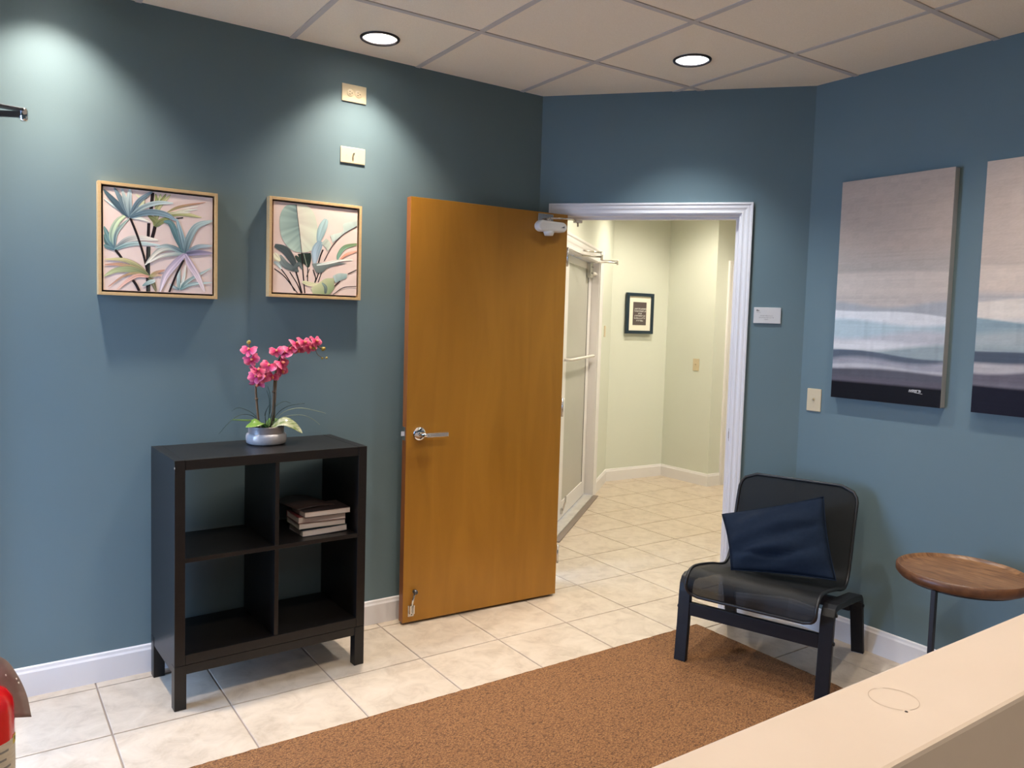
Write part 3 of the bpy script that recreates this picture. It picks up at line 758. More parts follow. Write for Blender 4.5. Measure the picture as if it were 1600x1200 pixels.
# petals with a colour gradient: deep pink at the heart, pale rim
def petal(L_, W_, cup, base_c, rim_c, n=7, m=6):
    rows = []; cols = []
    for i in range(n):
        t = i/(n-1); w = W_*math.sin(PI*min(1, (.10+.88*t)))**.65*(.55+.45*t if t < .6 else 1)
        row = []
        for j in range(m):
            s = j/(m-1)*2-1
            row.append(Vector((s*w, t*L_, cup*(t*t) - .35*w*s*s + .0015*math.sin(9*s+5*t))))
            k = max(t**2.2, abs(s)**4*.75)
            cols.append(tuple(base_c[c]*(1-k)+rim_c[c]*k for c in range(3)) + (1,))
        rows.append(row)
    return rows, cols
DP, PK = (.55, .018, .13), (.84, .24, .34)
M_PETAL = vcol_mat('pink_petal', .55)
M_LIP = mat('orange_lip', (.75, .20, .10, 1), .5)
def flower(c, nrm, roll_, s):
    z = Vector(nrm).normalized(); x = z.cross(Vector((0, 0, 1)))
    x = Vector((1, 0, 0)) if x.length < .1 else x.normalized(); y = z.cross(x)*-1
    y = x.cross(z)*-1
    B = Matrix((x, y, z)).transposed() @ Matrix.Rotation(roll_, 3, 'Z')
    b = MB()
    for a, L_, W_, cu in ((90, .034, .012, -.004), (205, .034, .011, -.006), (335, .034, .011, -.006), (20, .034, .019, .004), (160, .034, .019, .004)):
        rows, cols = petal(L_*s, W_*s, cu*s, DP, PK)
        R_ = Matrix.Rotation(math.radians(a-90), 3, 'Z')
        lift = .002 if a in (20, 160) else 0
        b.sheet([[Vector(c) + B @ (R_ @ p + Vector((0, 0, lift))) for p in r] for r in rows], cols)
    fo = b.build('flower', M_PETAL, orc, True, fix=False)
    lp = MB()
    lp.lathe([(0, 0), (.004*s, .002*s), (.006*s, .008*s), (.004*s, .014*s), (0, .016*s)], 10, (0, 0, 0))
    lp.v = [tuple(Vector(c) + B @ (Matrix.Rotation(-.5, 3, 'X') @ Vector(v))) for v in lp.v]
    lp.build('flower_lip', M_LIP, fo, True)
random.seed(11)
FL = [(-.079, -.016, .396, -.4, -.7, .5), (-.070, -.018, .357, -.2, -.9, .2), (-.044, -.020, .313, .1, -.8, .5), (-.020, -.022, .287, .3, -.9, .1), (-.048, -.014, .288, -.5, -.8, .2), (-.040, -.004, .255, -.3, -.5, -.6),
      (.004, -.018, .331, -.3, -.8, .5), (.036, -.010, .392, -.3, -.9, .3), (.055, -.020, .342, .4, -.8, .4), (.060, -.012, .308, .4, -.7, -.3), (.020, -.016, .285, .0, -.8, -.5),
      (.090, -.020, .400, .0, -.8, .6), (.118, -.018, .424, .2, -.7, .6), (.072, -.014, .385, -.2, -.7, .6), (.152, -.020, .430, .3, -.9, .3), (.178, -.018, .410, .2, -.9, -.2), (.203, -.020, .436, .5, -.8, .2), (.130, -.012, .396, .1, -.6, -.6)]
for fx, fy, fz, a, b_, c_ in FL:
    flower((fx, fy, fz), (a, b_, c_), random.uniform(-.4, .4), random.uniform(.92, 1.12))
M_BUD = mat('golden_green_bud', (.36, .22, .035, 1), .4, noise=(30, (.26, .24, .04, 1), 2, (1,1,1)))
for p, r in (((-.078, -.008, .424), .0085), ((.240, -.012, .398), .0095), ((.198, -.014, .402), .008), ((.235, -.014, .358), .005), ((.255, -.014, .359), .0055)):
    MB().lathe([(0, -r*1.1), (r*.7, -r*.75), (r, 0), (r*.75, r*.8), (0, r*1.25)], 14, p, Matrix.Rotation(.9, 3, 'Y')).build('bud', M_BUD, orc, True)
MB().tube(catmull([(.205, -.012, .405), (.212, -.014, .378), (.236, -.014, .360), (.256, -.014, .359)], 10), .0014, 6).build('bud_stalk', M_STEM, orc, True)
def leafblade(pts, w, m, nm='leaf', fold=.25, tilt=0.0):
    c = catmull(pts, 16); rows = []
    for i, p in enumerate(c):
        t = i/15; ww = w*math.sin(PI*min(1, .06+.94*t))**.6
        d = (c[min(i+1, 15)]-c[max(i-1, 0)]).normalized(); sd = d.cross(Vector((0,0,1)))
        sd = Vector((0,1,0)) if sd.length < .2 else sd.normalized()
        upn = sd.cross(d); sd, upn = sd*math.cos(tilt) + upn*math.sin(tilt), upn*math.cos(tilt) - sd*math.sin(tilt)
        rows.append([p + sd*(s*ww) + upn*(abs(s)*ww*fold) for s in (-1, -.5, 0, .5, 1)])
    return MB().sheet(rows).build(nm, m, orc, True, solid=.0012, fix=False)
M_LEAF = mat('green_orchid_leaf', (.10, .20, .03, 1), .28, noise=(14, (.17, .26, .055, 1), 3, (1,1,1)))
M_LEAF2 = mat('glare_streaked_leaf', (.10, .16, .035, 1), .2, noise=(26, (.50, .48, .36, 1), 3, (.5, 2.5, 2.5)))  # pale noise streaks paint the glossy glare into the leaf colour
leafblade([(-.010, -.01, .066), (-.06, -.035, .098), (-.095, -.03, .102), (-.152, -.02, .108)], .019, M_LEAF)
leafblade([(-.005, -.03, .066), (-.045, -.065, .098), (-.075, -.085, .092), (-.110, -.085, .084)], .026, M_LEAF, 'leaf', .2, .35)
leafblade([(.012, -.03, .066), (.05, -.055, .092), (.088, -.070, .078), (.128, -.080, .045)], .030, M_LEAF2, 'leaf', .2, -.5)
leafblade([(.015, .02, .066), (.05, .05, .090), (.085, .07, .085)], .024, M_LEAF)
M_GRASS = mat('dark_grass_blade', (.012, .035, .020, 1), .4)
M_GRASS2 = mat('pale_grass_blade', (.24, .27, .16, 1), .4)
for pts, m_ in (([(-.012, 0, .07), (-.06, -.02, .118), (-.115, -.03, .128), (-.165, -.04, .098), (-.205, -.045, .056)], M_GRASS), ([(-.008, .01, .07), (-.05, .03, .125), (-.10, .045, .148), (-.13, .05, .135)], M_GRASS),
                ([(.002, -.01, .07), (.008, -.01, .14), (.006, -.012, .19), (-.004, -.012, .225)], M_GRASS), ([(.006, .01, .07), (.020, .015, .14), (.02, .02, .20), (.012, .022, .238)], M_GRASS),
                ([(.016, 0, .07), (.045, -.01, .125), (.09, -.02, .156), (.154, -.03, .166)], M_GRASS), ([(.016, -.01, .07), (.06, -.03, .13), (.124, -.045, .148), (.19, -.05, .136), (.24, -.055, .122)], M_GRASS2),
                ([(.018, 0, .07), (.06, -.02, .108), (.13, -.04, .118), (.18, -.05, .10), (.213, -.055, .074)], M_GRASS2), ([(.012, .01, .07), (.04, .03, .14), (.085, .04, .168), (.12, .045, .160)], M_GRASS),
                ([(0, 0, .07), (-.002, .01, .12), (.016, .015, .16)], M_GRASS), ([(.01, -.012, .07), (.022, -.02, .12), (.030, -.02, .17)], M_GRASS)):
    leafblade(pts, .0026, m_, 'grass_blade', .4)

# ------------------------------------------------------------------ framed leafy prints
def homog(src):
    """maps measured print coordinates to the unit square (0,0 top left)"""
    import numpy as np
    dst = [(0,0),(1,0),(1,1),(0,1)]; A = []; b = []
    for (x, y), (u, v) in zip(src, dst):
        A += [[x, y, 1, 0, 0, 0, -u*x, -u*y], [0, 0, 0, x, y, 1, -v*x, -v*y]]; b += [u, v]
    h = np.linalg.solve(np.array(A, float), np.array(b, float))
    def f(x, y):
        w = h[6]*x+h[7]*y+1; return ((h[0]*x+h[1]*y+h[2])/w, (h[3]*x+h[4]*y+h[5])/w)
    return f
def C8(r, g, b, k=1.20):
    m_ = (r+g+b)/3; r, g, b = (x*.80+m_*.20 for x in (r, g, b))
    c = srgb(min(255, r*k), min(255, g*k), min(255, b*k)); return c[:3]
class Painting:
    def __init__(self, f, w, h): self.f = f; self.w = w; self.h = h; self.lay = 0; self.b = MB(); self.st = MB(); self.rng = random.Random(5)
    def pt(self, x, y):
        u, v = self.f(x, y); u = min(max(u, .002), .998); v = min(max(v, .002), .998)
        return (u*self.w, (1-v)*self.h)
    def blade(self, pts, w, ca, cb, stem=False, n=18, pw=.55, edge=None):
        self.lay += 1; y = -.0002 - self.lay*.00003
        c = catmull([(p[0], p[1], 0) for p in pts], n); rows = []; cols = []
        m = 2 if stem else 9
        jit = [self.rng.uniform(-.22, .22) for _ in range(m)]
        for i, p in enumerate(c):
            t = i/(n-1)
            ww = w/2*(1 if stem else max(.04, math.sin(PI*min(1, .05+.93*t))**pw*(1.05-.25*t)))
            d = c[min(i+1, n-1)]-c[max(i-1, 0)]; d.normalize(); sx, sy = -d.y, d.x; row = []
            for j in range(m):
                s = j/(m-1)*2-1
                a, b_ = self.pt(p.x+sx*s*ww, p.y+sy*s*ww); row.append((a, y, b_))
                k = min(1, max(0, t + (0 if stem else jit[j]*.8))); br = 1 + (0 if stem else jit[j]*1.3 + .10*math.sin(5*t+j))
                cols.append(tuple(min(1, (ca[q]*(1-k)+cb[q]*k)*br) for q in range(3)) + (1,))
            rows.append(row)
        self.b.sheet(rows, cols)
    def ruled(self, A, B, ca, cb, n=16, m=9, streak=.15):
        self.lay += 1; y = -.0002 - self.lay*.00003
        a = catmull([(p[0], p[1], 0) for p in A], n); b = catmull([(p[0], p[1], 0) for p in B], n); rows = []; cols = []
        for i in range(n):
            row = []; z = self.rng.uniform(-streak, streak)
            for j in range(m):
                p = a[i].lerp(b[i], j/(m-1)); q = self.pt(p.x, p.y); row.append((q[0], y, q[1]))
                k = min(1, max(0, j/(m-1)*.6 + i/(n-1)*.4 + z)); br = 1+z
                cols.append(tuple(min(1, (ca[c]*(1-k)+cb[c]*k)*br) for c in range(3))+(1,))
            rows.append(row)
        self.b.sheet(rows, cols)
BG, TE, LT, OL, RU, LV, CR, DK = C8(72, 98, 108), C8(88, 124, 122), C8(176, 190, 182), C8(132, 136, 76), C8(182, 122, 100), C8(158, 140, 160), C8(212, 198, 178), C8(42, 32, 34, 1)
def framed(name, x0, x1, z0, z1, label, src, draw):
    w, h = x1-x0, z1-z0; D = .042
    t = thing(name, (x0, YL-.0005, z0), 0, label, 'framed print')
    fw = .012
    for nm, b in (('frame_side', (0, fw, -D, 0, 0, h)), ('frame_side', (w-fw, w, -D, 0, 0, h)), ('frame_rail', (fw, w-fw, -D, 0, 0, fw)), ('frame_rail', (fw, w-fw, -D, 0, h-fw, h))):
        MB().box(*b).build(nm, M_GOLDW, t, bevel=.001)
    MB().box(fw, w-fw, -.012, -.002, fw, h-fw).build('backing', M_DARKREC, t)
    g = fw+.007; cw, ch = w-2*g, h-2*g
    cv = MB().box(0, cw, 0, .022, 0, ch).build('canvas', M_PINK, t, bevel=.001); cv.location = (g, -.036, g)
    P_ = Painting(homog(src), cw, ch); draw(P_)
    P_.b.build('painted_picture', M_VCOL, cv, fix=False)
    return t
def draw_palms(p):
    S = lambda pts, w, c=DK: p.blade(pts, w, c, c, True)
    S([(562,140),(556,230),(548,320)], 34); S([(530,440),(526,580)], 30); S([(592,455),(580,520),(563,585)], 34)
    # olive fan behind
    for tip, c in (((590,150),OL),((640,150),C8(170,172,120)),((690,150),OL),((735,155),C8(165,160,110))):
        p.blade([(600,420),(610,300),tip], 52, C8(110,112,64), c)
    p.blade([(590,470),(590,420),(520,360)], 60, OL, C8(100,104,66)); p.blade([(590,470),(650,420),(740,380)], 60, C8(96,104,66), OL)
    for pts, w, a, b in (([(690,345),(820,275),(1070,225)], 30, OL, RU), ([(690,350),(830,300),(1000,265)], 26, RU, CR), ([(700,355),(850,315),(995,296)], 30, OL, CR), ([(700,360),(860,345),(1035,375)], 44, OL, C8(190,180,120)), ([(690,350),(800,330),(930,330)], 30, C8(150,150,80), CR)): p.blade(pts, w, a, b)
    S([(790,388),(858,381)], 12)
    S([(530,670),(528,850),(535,1110)], 38, C8(62,66,60,1)); S([(518,670),(515,850),(522,1110)], 14)
    # left fan
    for pts, w, a, b in (([(205,705),(150,600),(100,480)], 60, BG, TE), ([(205,705),(180,560),(230,430),(330,350)], 70, TE, C8(176,186,140)), ([(205,705),(215,560),(270,470),(340,400)], 38, BG, C8(150,168,150)), ([(205,705),(140,640),(100,560)], 60, C8(60,84,96), TE),
                          ([(205,705),(320,610),(450,585),(620,605)], 62, C8(60,90,100), CR), ([(205,705),(330,655),(470,640),(640,655)], 46, TE, LT), ([(205,705),(140,680),(100,660)], 40, BG, TE)): p.blade(pts, w, a, b)
    S([(212,708),(245,745),(276,788)], 24)
    S([(350,390),(420,560),(480,740),(520,900)], 22)
    # top fan
    for pts, w, a, b in (([(345,385),(210,290),(90,205)], 26, TE, LT), ([(345,385),(400,290),(470,230),(400,160)], 44, C8(150,150,100), C8(190,190,150)), ([(345,385),(450,395),(545,430)], 36, LT, CR), ([(345,385),(230,270),(90,120)], 66, C8(60,80,92), BG), ([(345,385),(265,230),(190,95)], 54, C8(60,80,92), C8(110,132,138)), ([(345,385),(300,230),(265,95)], 46, BG, LT),
                          ([(345,385),(335,230),(345,95)], 60, BG, LT), ([(345,385),(430,230),(565,125)], 56, C8(62,84,96), C8(108,128,136)), ([(345,385),(460,290),(610,240),(760,240)], 52, BG, LT), ([(345,385),(520,335),(680,350),(795,410)], 66, C8(64,88,100), C8(120,142,148))): p.blade(pts, w, a, b)
    # olive lower fan
    for pts, w, a, b in (([(545,965),(440,870),(300,805),(115,800)], 46, C8(96,96,60), C8(190,178,120)), ([(545,965),(420,890),(260,850),(112,855)], 40, OL, RU), ([(545,965),(400,900),(230,905),(110,965)], 62, C8(92,98,60), C8(166,172,120)), ([(545,965),(420,930),(290,965),(150,1070)], 24, OL, RU),
                          ([(545,965),(430,955),(330,1010),(235,1095)], 40, RU, C8(205,160,140)), ([(545,965),(600,925),(690,895)], 34, OL, RU), ([(545,965),(610,950),(660,945)], 26, OL, C8(200,150,130)), ([(540,965),(580,1030),(610,1110)], 44, C8(96,90,62), C8(120,112,80))): p.blade(pts, w, a, b)
    S([(385,1000),(420,1050),(450,1110)], 26)
    # small fan bottom right
    for pts, w, a, b in (([(830,1085),(822,980),(832,850)], 40, TE, LT), ([(840,1085),(875,960),(890,840)], 30, LT, CR), ([(840,1085),(910,1000),(1140,865)], 36, TE, LT), ([(840,1085),(950,1030),(1145,1010)], 36, TE, LT), ([(830,1085),(780,1060),(735,1030)], 30, BG, LT), ([(600,1000),(540,1020),(478,1055)], 44, LT, TE)): p.blade(pts, w, a, b)
    S([(868,795),(800,940),(735,1112)], 20)
    # big right fan
    for pts, w, a, b in (([(880,735),(800,570),(740,440),(670,420)], 66, C8(70,100,106), TE), ([(880,735),(845,570),(795,390)], 58, C8(66,92,102), C8(140,164,164)), ([(880,735),(910,600),(990,460),(1140,405)], 76, C8(70,96,104), C8(170,188,180)), ([(880,735),(1000,665),(1145,650)], 48, C8(66,84,98), C8(150,164,164)), ([(880,735),(1000,720),(1145,722)], 58, C8(84,86,110), LV),
                          ([(880,735),(740,675),(620,715),(500,850)], 62, TE, CR), ([(880,735),(720,660),(590,680)], 38, BG, LT), ([(880,735),(760,740),(640,765),(530,830)], 40, TE, CR), ([(880,735),(790,830),(700,950),(645,1110)], 78, LV, C8(205,186,190)), ([(880,735),(940,850),(1010,960),(1075,1100)], 66, LV, C8(214,190,186))): p.blade(pts, w, a, b)
def draw_banana(p):
    S = lambda pts, w, c=DK: p.blade(pts, w, c, c, True)
    GG, GD = C8(118, 140, 128), C8(66, 76, 76)
    for pts, w in (([(125,845),(240,930),(390,1110)], 11), ([(190,830),(280,950),(355,1085)], 11), ([(300,880),(380,1000),(430,1110)], 11), ([(270,620),(370,880),(440,1110)], 17), ([(560,850),(590,940),(580,1000)], 12), ([(625,880),(600,950),(578,1000)], 13), ([(668,630),(640,700),(620,775)], 16), ([(500,820),(500,980)], 10), ([(655,880),(620,985)], 10), ([(520,840),(490,930)], 8)):
        S(pts, w)
    p.ruled([(385,680),(420,760),(470,800),(500,830)], [(530,665),(535,700),(535,760),(520,820)], C8(36,52,44), C8(30,44,38))
    p.blade([(360,700),(400,750),(440,800)], 44, C8(50,66,58), C8(40,56,50))
    S([(430,655),(450,900),(472,1110)], 13); S([(455,680),(490,810)], 8, C8(120,130,110))
    for pts, w, a, b in (([(125,590),(240,640),(320,740),(390,880)], 92, C8(70,82,82), C8(56,64,66)), ([(180,700),(250,800),(400,872)], 84, C8(120,132,128), GD), ([(118,675),(150,720),(190,760)], 84, CR, C8(190,190,150)), ([(118,770),(170,800),(205,850)], 42, C8(130,150,156), LT), ([(330,860),(400,790),(440,850)], 50, GD, C8(90,100,96))): p.blade(pts, w, a, b)
    p.ruled([(362,138),(380,290),(402,440),(430,662)], [(362,138),(250,150),(192,225),(176,330),(195,480),(260,590),(340,650),(425,666)], C8(92,116,114), C8(150,172,156), 28, 12, .09)
    p.ruled([(362,138),(380,290),(402,440),(430,662)], [(372,138),(480,150),(565,240),(604,390),(598,520),(562,620),(505,655),(436,666)], C8(190,178,158), C8(168,180,156), 28, 12, .09)
    S([(362,138),(380,290),(402,440),(430,662)], 7, C8(80,66,66,1))
    p.blade([(700,295),(650,420),(610,560)], 104, C8(140,166,162), C8(120,146,150)); p.blade([(640,540),(590,650),(575,790)], 110, C8(110,136,146), C8(140,158,170))
    p.ruled([(645,565),(690,600),(720,650)], [(700,505),(740,540),(760,580)], C8(140,150,136), C8(170,176,158), 8)
    p.ruled([(745,470),(800,455),(885,425),(890,345),(1042,310)], [(775,560),(800,530),(885,470),(960,420),(1042,372)], C8(176,186,172), C8(140,158,150), 20)
    S([(1042,370),(890,462),(770,590),(682,752)], 9, C8(70,56,58,1))
    p.blade([(1042,565),(910,600),(845,680),(830,745)], 50, C8(110,136,86), C8(110,160,146)); p.blade([(1042,640),(930,680),(850,742)], 34, C8(214,150,124), C8(222,130,100))
    p.ruled([(545,785),(640,775),(800,770),(935,770)], [(600,885),(660,880),(740,820),(935,772)], C8(112,124,118), C8(70,80,80), 16); p.blade([(600,800),(720,775),(860,745),(1000,735)], 30, LT, CR)
    p.ruled([(780,915),(850,885),(940,890)], [(810,992),(850,970),(935,935)], C8(160,178,170), C8(110,136,134), 10)
    S([(1042,845),(945,892)], 10); S([(862,968),(800,1026)], 11); S([(1042,1025),(900,1040),(785,1118)], 8, C8(70,52,56,1))
    p.blade([(440,985),(540,1010),(640,1010)], 50, C8(180,178,130), C8(196,190,150)); p.ruled([(540,1050),(620,1000),(700,945),(795,940)], [(560,1115),(640,1118),(740,1118),(800,1050)], C8(186,186,140), C8(104,128,84), 16)
    p.blade([(700,1110),(700,1040),(660,990)], 40, GD, GG)
framed('palm_frond_print', .014, .455, 1.540, 1.972, 'pink square print of palm fronds in a pale gold frame', [(85,85),(1140,180),(1150,1125),(108,1100)], draw_palms)
framed('banana_leaf_print', .668, 1.092, 1.560, 1.988, 'pink square print of broad banana leaves in a pale gold frame', [(105,100),(1048,195),(1045,1128),(112,1105)], draw_banana)

# ------------------------------------------------------------------ seascape canvases
def seascape(name, ya, yb, z0, z1, label, bands, seed, sign):
    D = .038; w = ya-yb; h = z1-z0
    t = thing(name, (XR-.0005, ya, z0), -PI/2, label, 'canvas print', 'seascape canvases on the right wall')   # local x runs towards the desk, local -y into the room
    rng = random.Random(seed)
    waves = [(rng.uniform(1.0, 3.0), rng.uniform(0, 6), rng.uniform(.004, .016)) for _ in bands]
    nx_, nz_ = 60, 260; rows = []; cols = []
    def hsh(i, j): return ((math.sin(i*12.9898+j*78.233)*43758.5453) % 1.0)
    for jz in range(nz_+1):
        v = jz/nz_; row = []
        for ix in range(nx_+1):
            u = ix/nx_
            f = 1-v; col = bands[0][2]
            for k, (fr, soft, c, slope) in enumerate(bands):
                a, ph, am = waves[k]; am = 0 if k == 0 else am
                e = fr + slope*(u-.5) + am*math.sin(a*2*u+ph)*(1 if k < len(bands)-2 else .3)
                k_ = min(1, max(0, (f-e)/soft))
                col = tuple(col[q]*(1-k_)+c[q]*k_ for q in range(3))
            g = 1 + .07*(hsh(ix//4, jz//6)-.5) + .07*(hsh(ix, jz)-.5) + .09*(hsh(3, jz//2)-.5)*math.sin(3.1*u+jz*.11) + (.16*(hsh(ix//2, 7+jz//24)-.5)*(hsh(ix//5, jz//24)) if .55 < f < .9 else 0)
            cols.append(tuple(min(1, x*g) for x in col)+(1,))
            row.append((u*w, -D-.0003, v*h))
        rows.append(row)
    MB().box(0, w, -D, 0, 0, h).build('stretched_canvas', M_SIDE, t, bevel=.002)
    MB().sheet(rows, cols).build('painted_face', M_VCOL, t, fix=False)
    if sign:
        b = MB(); x = w*.72; zz = h*.055
        rr = random.Random(2); y = -D-.0008
        for k in range(7):
            x0 = x + k*.0085
            for (p, q) in (((0, 0), (.002, .013)), ((.002, .013), (.005, .002)), ((.005, .002), (.0075, .012))):
                if rr.random() < .85: b.tube([(x0+p[0], y, zz+p[1]), (x0+q[0], y, zz+q[1])], .0007, 4)
        b.tube([(x+.02, y, zz+.012), (x+.055, y, zz+.0125)], .0008, 4); b.tube([(x+.03, y, zz+.001), (x+.066, y, zz-.003)], .0007, 4)
        b.build('signature', mat('white_ink', (.75, .75, .75, 1), .6), t)
    return t
M_SIDE = mat('canvas_side', (.34, .34, .33, 1), .8)
k_ = 1.0
Bc = lambda r, g, b: C8(r*1.02, g*.985, b*.94, k_)
B1 = [(0, .01, Bc(186,170,158), 0), (.12, .30, Bc(184,172,163), 0), (.30, .10, Bc(176,170,165), 0), (.42, .012, Bc(196,188,182), .01), (.50, .03, Bc(186,180,176), 0), (.555, .02, Bc(160,168,180), .0), (.598, .006, Bc(206,214,224), .035), (.635, .02, Bc(165,192,208), .0), (.685, .03, Bc(178,184,198), -.03), (.725, .02, Bc(200,206,216), 0), (.748, .02, Bc(138,158,168), -.02),
      (.783, .006, Bc(84,98,118), .02), (.803, .022, Bc(150,154,170), -.015), (.838, .01, Bc(176,178,190), .0), (.853, .012, Bc(84,86,100), .0), (.885, .03, Bc(96,92,108), 0), (.915, .012, C8(19,17,22,1), 0)]
B2 = [(0, .01, Bc(190,176,166), 0), (.2, .30, Bc(186,176,168), 0), (.40, .012, Bc(204,192,182), .01), (.50, .03, Bc(178,178,182), 0), (.552, .008, Bc(212,208,202), .01), (.61, .02, Bc(196,200,204), 0), (.632, .008, Bc(130,160,176), .02), (.66, .03, Bc(160,176,184), 0), (.70, .05, Bc(136,158,168), 0), (.755, .006, Bc(74,88,108), .015), (.785, .015, Bc(172,172,180), 0),
      (.822, .012, Bc(100,98,114), .0), (.86, .02, Bc(110,108,124), 0), (.885, .01, C8(26,24,38,1), 0)]
seascape('seascape_canvas', -.743, -1.258, 1.168, 2.182, 'abstract grey seascape canvas with a white signature in its dark corner', B1, 4, True)
seascape('seascape_canvas', -1.382, -1.897, 1.166, 2.184, 'abstract grey seascape canvas at the right edge, second from the doorway', B2, 9, False)

# ------------------------------------------------------------------ wall plates
def plate(name, loc, rz, w, h, label, cat, kind, horiz=False):
    t = thing(name, loc, rz, label, cat)
    pw, ph = (h, w) if horiz else (w, h)
    MB().box(-pw/2, pw/2, -.006, 0, -ph/2, ph/2).build('cover_plate', M_IVORY, t, bevel=.003)
    def part(nm, b, m, par=t, bev=0): return MB().box(*b).build(nm, m, par, bevel=bev)
    if kind == 'switch':
        part('switch_slot', (-.005, .005, -.0068, -.0055, -.012, .012), M_IVORY)
        MB().extr([(0, -.004), (.012, .004), (.012, .010), (0, .004)], (-.0035, -.0064, 0), (0,-1,0), (0,0,1), (0,0,0), (.007,0,0)).build('toggle', M_IVORY if not horiz else M_METAL, t)
    elif kind == 'outlet':
        for s in (-1, 1):
            c = s*.0195
            f = MB(); f.lathe([(0, 0), (.0155, 0), (.0165, .0012), (.0155, .0022), (0, .0022)], 20, (c if horiz else 0, -.0058, 0 if horiz else c), Matrix.Rotation(PI/2, 3, 'X'))
            fo = f.build('receptacle', M_IVORY, t, True)
            for q in (-1, 1):
                if horiz: part('slot', (c-.006, c+.0005, -.0086, -.0079, q*.0058-.0011, q*.0058+.0011), M_SLOT, fo)
                else: part('slot', (q*.0058-.0011, q*.0058+.0011, -.0086, -.0079, c-.001, c+.006), M_SLOT, fo)
            part('ground_slot', (c+.0055, c+.0095, -.0086, -.0079, -.002, .002), M_SLOT, fo)
    for s in (-1, 1):
        c = s*(.030 if kind == 'switch' else 0)
        if kind == 'outlet' and s == 1: continue
        x, z_ = (c, 0) if horiz else (0, c)
        MB().lathe([(0, 0), (.003, 0), (.003, .0008), (0, .0008)], 10, (x, -.006, z_), Matrix.Rotation(PI/2, 3, 'X')).build('screw', M_IVORY, t)
    return t
plate('wall_outlet', (1.061, YL, 2.494), 0, .078, .119, 'sideways ivory double outlet high on the blue wall', 'outlet', 'outlet', True)
plate('wall_switch', (1.059, YL, 2.217), 0, .073, .120, 'sideways ivory toggle switch plate below the high outlet', 'light switch', 'switch', True)
plate('wall_switch', (XR, -.630, 1.140), -PI/2, .078, .112, 'upright ivory toggle switch left of the seascape canvases', 'light switch', 'switch')
plate('wall_switch', (H3[0]+.003, 2.134, 1.126), -PI/2, .075, .115, 'upright ivory toggle switch on the pale green hallway wall', 'light switch', 'switch')
plate('wall_switch', tuple(HA + HD*1.74) + (1.42,), hang, .07, .10, 'small plate on the hallway wall beside the glass door casing', 'wall plate', 'blank')

# small name plaque beside the doorway
sp = Vector((BX, YL)) + bd*1.124
sg = thing('room_plaque', (sp.x, sp.y, 1.511), BANG, 'small silver plaque with grey print beside the white door casing', 'sign')
MB().box(0, .130, -.008, 0, 0, .080).build('plaque_plate', mat('silver_plaque', (.60, .58, .56, 1), .35), sg, bevel=.0015)
M_INK = mat('grey_ink', (.20, .185, .17, 1), .7)
def marks(b, x0, x1, zc, hh, y, rng, step):
    x = x0
    while x < x1:
        k = rng.randrange(4)
        if k != 3: b.box(x, x+step*.18, y-.0003, y, zc-hh/2, zc+hh/2)
        if k in (0, 2): b.box(x, x+step*.7, y-.0003, y, zc+hh*.32, zc+hh/2)
        if k in (1, 2): b.box(x+step*.5, x+step*.7, y-.0003, y, zc-hh/2, zc+hh/2)
        if k in (1,): b.box(x, x+step*.7, y-.0003, y, zc-hh*.1, zc+hh*.1)
        if k == 3: b.box(x, x+step*.7, y-.0003, y, zc-hh/2, zc-hh*.28).box(x+step*.26, x+step*.44, y-.0003, y, zc-hh/2, zc+hh/2)
        x += step
pk = MB(); rng = random.Random(8)
marks(pk, .032, .092, .0385, .0042, -.008, rng, .0036); marks(pk, .026, .098, .029, .0042, -.008, rng, .0036); marks(pk, .051, .071, .0195, .0042, -.008, rng, .0036)
pk.build('small_print', M_INK, sg)
pe = MB(); pe.box(.012, .020, -.0083, -.008, .060, .069).box(.021, .026, -.0083, -.008, .060, .066); marks(pe, .012, .032, .054, .003, -.008, rng, .003)
pe.build('emblem', M_INK, sg)

# framed print in the hallway
hp = thing('framed_quote_print', (4.700, 2.536, 1.402), a2, 'navy framed dark print with white lettering on the far hallway wall', 'framed print')
w_, h_ = .338, .385; fb_ = .030
for nm, b in (('frame_side', (0, fb_, -.026, 0, 0, h_)), ('frame_side', (w_-fb_, w_, -.026, 0, 0, h_)), ('frame_rail', (fb_, w_-fb_, -.026, 0, 0, fb_)), ('frame_rail', (fb_, w_-fb_, -.026, 0, h_-fb_, h_))):
    MB().box(*b).build(nm, mat('navy_frame', (.006, .022, .040, 1), .4) if 'navy_frame' not in MATS else MATS['navy_frame'], hp, bevel=.0015)
MB().box(fb_, w_-fb_, -.012, -.004, fb_, h_-fb_).build('mat_board', mat('cream_mat_board', (.80, .76, .64, 1), .8), hp)
MB().box(.085, .252, -.0135, -.012, .082, .300).build('printed_sheet', mat('dark_brown_print', (.085, .065, .062, 1), .6), hp)
qm = MB()
for zc, a_, b_ in ((.236, .102, .240), (.214, .100, .240), (.192, .148, .186), (.170, .104, .232), (.148, .102, .232), (.124, .130, .206)): marks(qm, a_, b_, zc, .013, -.0136, rng, .0125)
qm.build('white_lettering', mat('white_print', (.75, .74, .70, 1), .7), hp)

